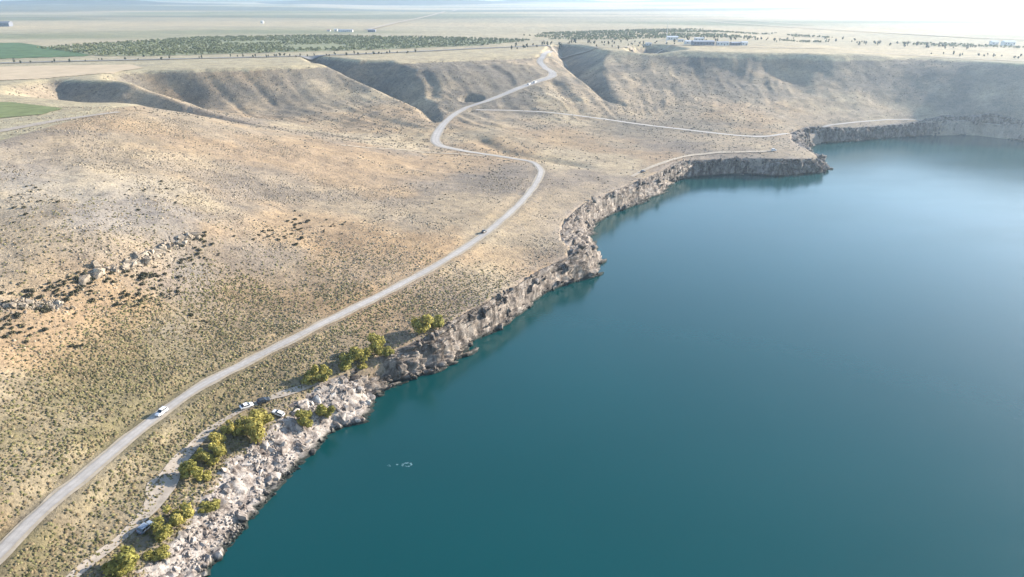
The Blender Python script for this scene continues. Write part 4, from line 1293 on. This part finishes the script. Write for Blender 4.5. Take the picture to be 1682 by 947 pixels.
tree_row([(1100, 66), (1180, 65), (1240, 64), (1300, 68)], 40, 3.0, 5.5, 'tree among the low houses of the far hamlet', 'trees of the far hamlet', 8, 2.5)
tree_row([(1360, 66), (1420, 72), (1500, 76), (1600, 78)], 44, 3.0, 6.0, 'pale hazy tree in the belt behind the far rim', 'tree belt behind the far rim', 10, 2.0)
tree_row([(1540, 88), (1600, 92), (1690, 95)], 16, 2.5, 4.5, 'hazy tree beside the rim road above the shaded wall', 'trees above the shaded wall', 8, 1.0)
for k, (px, py, h) in enumerate([(920, 81, 9), (944, 70, 8)]):
    far_tree(px, py, h, ['largest dark tree right at the head of the ravine', 'big dark tree behind the rim just past the ravine head'][k], 'trees at the head of the ravine')

# orchard rows on the plateau, too many and too small to count
OP = np.array([spot(*p)[:2] for p in [(60, 79), (130, 73), (330, 61), (520, 58), (760, 62), (880, 66), (800, 74), (600, 82), (450, 86), (250, 92), (170, 92)]])
lo, hi = OP.min(0), OP.max(0)
k = 16000
M['orchard_soil'] = plain('orchard_soil', (0.225, 0.225, 0.13), 0.95, 0.2, 0.03, spec=0.1)
Q = np.column_stack([RNG.uniform(lo[0], hi[0], k), RNG.uniform(lo[1], hi[1], k)])
Q = np.round(Q / [9, 13]) * [9, 13] + RNG.normal(0, 2.6, (k, 2))
Q = Q[inside(Q, OP) & (N2.fbm(Q[:, 0], Q[:, 1], 120, 3) > -0.28)]
Q = Q[:5200]
field('orchard_ground', [(60, 80), (130, 74), (330, 62), (520, 59), (760, 63), (860, 67), (780, 75), (600, 82), (450, 86), (250, 92), (170, 92)], M['orchard_soil'], 'grassy ground under the orchard rows', 0.3, 90)
EX = np.array([spot(*p)[:2] for p in [(840, 62), (900, 50), (1060, 44), (1250, 52), (1420, 66), (1690, 78), (1690, 92), (1500, 84), (1330, 70), (1050, 66)]])
lo, hi = EX.min(0), EX.max(0)
Q2 = np.column_stack([RNG.uniform(lo[0], hi[0], 16000), RNG.uniform(lo[1], hi[1], 16000)])
Q2 = Q2[inside(Q2, EX) & (N1.fbm(Q2[:, 0] * 0.4, Q2[:, 1], 120, 3) > 0.02)][:2600]
Q = np.concatenate([Q, Q2])
ct = []
for sd in range(4):
    bm = bmesh.new(); rng = random.Random(900 + sd)
    leaf_cloud(bm, [((0, 0, 1.0), (0.8, 0.8, 0.7), 1)], 26, 0.5, rng)
    bm.verts.index_update(); bmesh.ops.triangulate(bm, faces=bm.faces[:]); bm.verts.index_update()
    ct.append((np.array([v.co[:] for v in bm.verts]), np.array([[v.index for v in f.verts] for f in bm.faces]))); bm.free()
pos = np.column_stack([Q, ground_z(Q[:, 0], Q[:, 1])])
tn = np.array([[0.19, 0.20, 0.105]]) * RNG.uniform(0.6, 1.4, (len(Q), 1))
me = scatter_mesh('orchard', ct, pos, RNG.uniform(1.2, 2.0, (len(Q), 1)), 0.1, tn)
tag(link('orchard', me, M['scrub']), 'rows of small green orchard trees on the plateau', 'orchard', kind='stuff')

# buildings
M['wall_white'] = plain('white_wall', (0.56, 0.54, 0.51), 0.9, 0.08, 0.8)
M['wall_blue'] = plain('blue_grey_wall', (0.17, 0.175, 0.20), 0.8, 0.1, 0.8)
M['roof_grey'] = plain('grey_roof', (0.30, 0.31, 0.34), 0.7, 0.12, 0.6)
M['roof_red'] = plain('tile_roof', (0.34, 0.20, 0.15), 0.85, 0.15, 0.8)
M['roof_white'] = plain('white_sheet_roof', (0.55, 0.55, 0.56), 0.5, 0.08, 0.6)
M['pane'] = plain('window_pane', (0.04, 0.045, 0.055), 0.2, 0.1, 2)
M['door'] = plain('door_paint', (0.12, 0.10, 0.09), 0.6, 0.1, 2)
def house(px, py, w, d, h, rise, wall, roof, label, name='house', rot=0.0):
    X, Y, Zg = spot(px, py)
    e = empty(name, (X, Y, Zg - 0.2), (0, 0, rot))
    tag(e, label, 'building', 'buildings on the far plateau')
    bm = bmesh.new(); box(bm, -w / 2, w / 2, -d / 2, d / 2, 0, h); link('wall', done('wall', bm, M[wall]), None, e)
    bm = bmesh.new()
    ov = 0.4
    a = [bm.verts.new(p) for p in ((-w/2-ov, -d/2-ov, h + .02), (w/2+ov, -d/2-ov, h + .02), (w/2+ov, d/2+ov, h + .02), (-w/2-ov, d/2+ov, h + .02), (-w/2-ov, 0, h + rise), (w/2+ov, 0, h + rise))]
    for f in ((0, 1, 5, 4), (2, 3, 4, 5), (0, 4, 3), (1, 2, 5), (0, 3, 2, 1)):
        bm.faces.new([a[i] for i in f])
    rf = link('roof', done('roof', bm, M[roof]), None, e)
    n = max(1, int(w / 4))
    for k in range(n):
        x = -w / 2 + (k + 0.5) * w / n
        bm = bmesh.new()
        if k == n // 2:
            box(bm, x - 0.6, x + 0.6, -d / 2 - 0.06, -d / 2 + 0.1, 0.1, min(2.3, h - 0.3)); link('door', done('door', bm, M['door']), None, e)
        else:
            box(bm, x - 0.6, x + 0.6, -d / 2 - 0.05, -d / 2 + 0.1, h * 0.4, h * 0.75); link('window', done('window', bm, M['pane']), None, e)
    return e
house(1104, 65, 17, 9, 4.5, 1.6, 'wall_white', 'roof_white', 'white building right beside the tall white mast', rot=0.1)
house(1131, 72, 11, 8, 4.0, 1.4, 'wall_white', 'roof_white', 'small white house against the end of the long blue-grey hall', rot=0.1)
house(1154, 74, 30, 14, 5.5, 1.6, 'wall_blue', 'roof_grey', 'long blue-grey hall, largest building of the far hamlet', 'hall', 0.05)
house(1186, 74, 17, 9, 4.2, 1.3, 'wall_white', 'roof_grey', 'pale house with grey roof next to the blue-grey hall', rot=0.0)
house(1207, 74, 13, 9, 3.8, 1.3, 'wall_blue', 'roof_grey', 'low dark house between the two pale ones of the hamlet', rot=0.15)
house(1222, 74, 8, 8, 4.2, 1.3, 'wall_white', 'roof_white', 'small white house at the far end of the hamlet row', rot=0.0)
house(1148, 66, 14, 8, 3.6, 1.0, 'wall_white', 'roof_white', 'white shed standing behind the long blue-grey hall', 'shed')
house(1118, 68, 8, 6, 3.0, 1.0, 'wall_white', 'roof_grey', 'tiny grey-roofed house between the mast and the small white house')
house(1065, 74, 8, 6, 3.0, 1.0, 'wall_white', 'roof_grey', 'lone tiny house on the rim short of the mast')
house(568, 52, 30, 10, 4.0, 1.4, 'wall_white', 'roof_grey', 'long low farm shed on the plain, longer of the two behind the orchard', 'shed', 0.05)
house(611, 52, 16, 9, 4.0, 1.4, 'wall_blue', 'roof_grey', 'short dark farm shed at the foot of the pale track', 'shed', 0.0)
house(552, 51, 6, 5, 4.5, 1.0, 'wall_white', 'roof_white', 'tiny white hut next to the long farm shed', 'hut')
house(540, 51, 7, 6, 3.0, 1.0, 'wall_white', 'roof_red', 'tiny hut with a reddish roof set apart from the farm sheds', 'hut')
house(7, 43, 34, 20, 9.0, 4.0, 'wall_blue', 'wall_blue', 'dark blue barn on the plain at the picture edge', 'barn', 0.1)
house(1655, 74, 16, 10, 5, 2, 'wall_white', 'roof_white', 'hazy white house on the plain beyond the shaded wall', rot=0.0)
house(1632, 73, 10, 8, 4.5, 1.5, 'wall_white', 'roof_white', 'smaller hazy white house beyond the tree belt')
# mast
X, Y, Zg = spot(1094.5, 70)
e = empty('mast', (X, Y, Zg - 0.3))
tag(e, 'tall slim white mast rising above the hamlet', 'mast')
bm = bmesh.new(); tube(bm, (0, 0, 0), (0, 0, 30), 0.55, 0.32, 8); link('pole', done('pole', bm, M['wall_white']), None, e)
bm = bmesh.new(); box(bm, -1.2, 1.2, -1.2, 1.2, 0, 1.0); link('base', done('base', bm, M['wall_white']), None, e)
bm = bmesh.new(); tube(bm, (0, 0, 29.9), (0, 0, 32), 0.5, 0.1, 8); link('cap', done('cap', bm, M['wall_white']), None, e)
# water tank
X, Y, Zg = spot(431, 38)
e = empty('water_tank', (X, Y, Zg - 0.2))
tag(e, 'white round water tank alone on the plain behind the orchard', 'tank')
bm = bmesh.new(); bmesh.ops.create_cone(bm, cap_ends=True, segments=20, radius1=5, radius2=5, depth=6, matrix=Matrix.Translation((0, 0, 3))); link('shell', done('shell', bm, M['wall_white']), None, e)
bm = bmesh.new(); bmesh.ops.create_cone(bm, cap_ends=True, segments=20, radius1=5.3, radius2=0.6, depth=1.8, matrix=Matrix.Translation((0, 0, 6.95))); link('roof', done('roof', bm, M['roof_white']), None, e)

# far hills on the horizon
def hill(px, py_foot, w, h, dist, label, seed, depth=0.5):
    d = sight(px, py_foot); f = dist / d[1]
    X, Y = d[0] * f, dist
    n = 48
    a = np.linspace(-1, 1, n); A, B = np.meshgrid(a, a)
    r = np.hypot(A, B)
    z = np.clip(1 - r, 0, 1) ** 1.2 * (1 + 0.6 * N1.fbm(A * 100 + seed, B * 100, 60, 4)) + 0.10 * N2.fbm(A * 100, B * 100 + seed, 25, 3) * np.clip(1 - r, 0, 1)
    Xw = X + A * w / 2; Yw = Y + B * w * depth
    V = np.column_stack([Xw.ravel(), Yw.ravel(), (ground_z(Xw.ravel(), Yw.ravel()) + z.ravel() * h - 4 * (r.ravel() > 0.97))])
    I = (np.arange(n - 1)[:, None] * n + np.arange(n - 1)[None]).ravel()
    me = mesh_np('hill', V, np.stack([I, I + 1, I + 1 + n, I + n], 1), True)
    tag(link('hill', me, M['hill']), label, 'hill', kind='structure')
M['hill'] = plain('far_hill_scrub', (0.10, 0.10, 0.085), 0.95, 0.3, 0.004, spec=0.05)
hill(1640, 14, 900, 110, 6500, 'pointed hill on the hazy horizon', 3)
hill(640, 4, 2600, 75, 7600, 'dark low hill on the horizon above the farm sheds', 13, 0.3)
hill(900, 4, 1800, 62, 8600, 'dark low hill on the horizon above the ravine', 23, 0.3)
hill(150, 8, 2600, 45, 6500, 'grey rise on the horizon above the barn', 33, 0.3)
hill(1180, 6, 2400, 60, 8600, 'hazy low hill on the horizon above the hamlet', 43, 0.3)

# ------------------------------------------------------------------ haze
hb = bmesh.new()
bmesh.ops.create_cube(hb, size=1.0)
me = bpy.data.meshes.new('haze'); hb.to_mesh(me); hb.free()
hm = bpy.data.materials.new('haze'); hm.use_nodes = True
hn = hm.node_tree; hn.nodes.clear()
ho = hn.nodes.new('ShaderNodeOutputMaterial')
hv = hn.nodes.new('ShaderNodeVolumePrincipled')
hv.inputs['Color'].default_value = (0.66, 0.82, 1.0, 1)
hv.inputs['Density'].default_value = HAZE_DENSITY
hv.inputs['Anisotropy'].default_value = 0.62
hn.links.new(hv.outputs['Volume'], ho.inputs['Volume'])
zlo, zhi = -8.5, 240.0
haze = link('haze', me, hm, None, (0, 6000, (zlo + zhi) / 2), (0, 0, 0), (33000, 20000, zhi - zlo))
tag(haze, 'thin pale summer haze over the whole landscape', 'haze', kind='stuff')
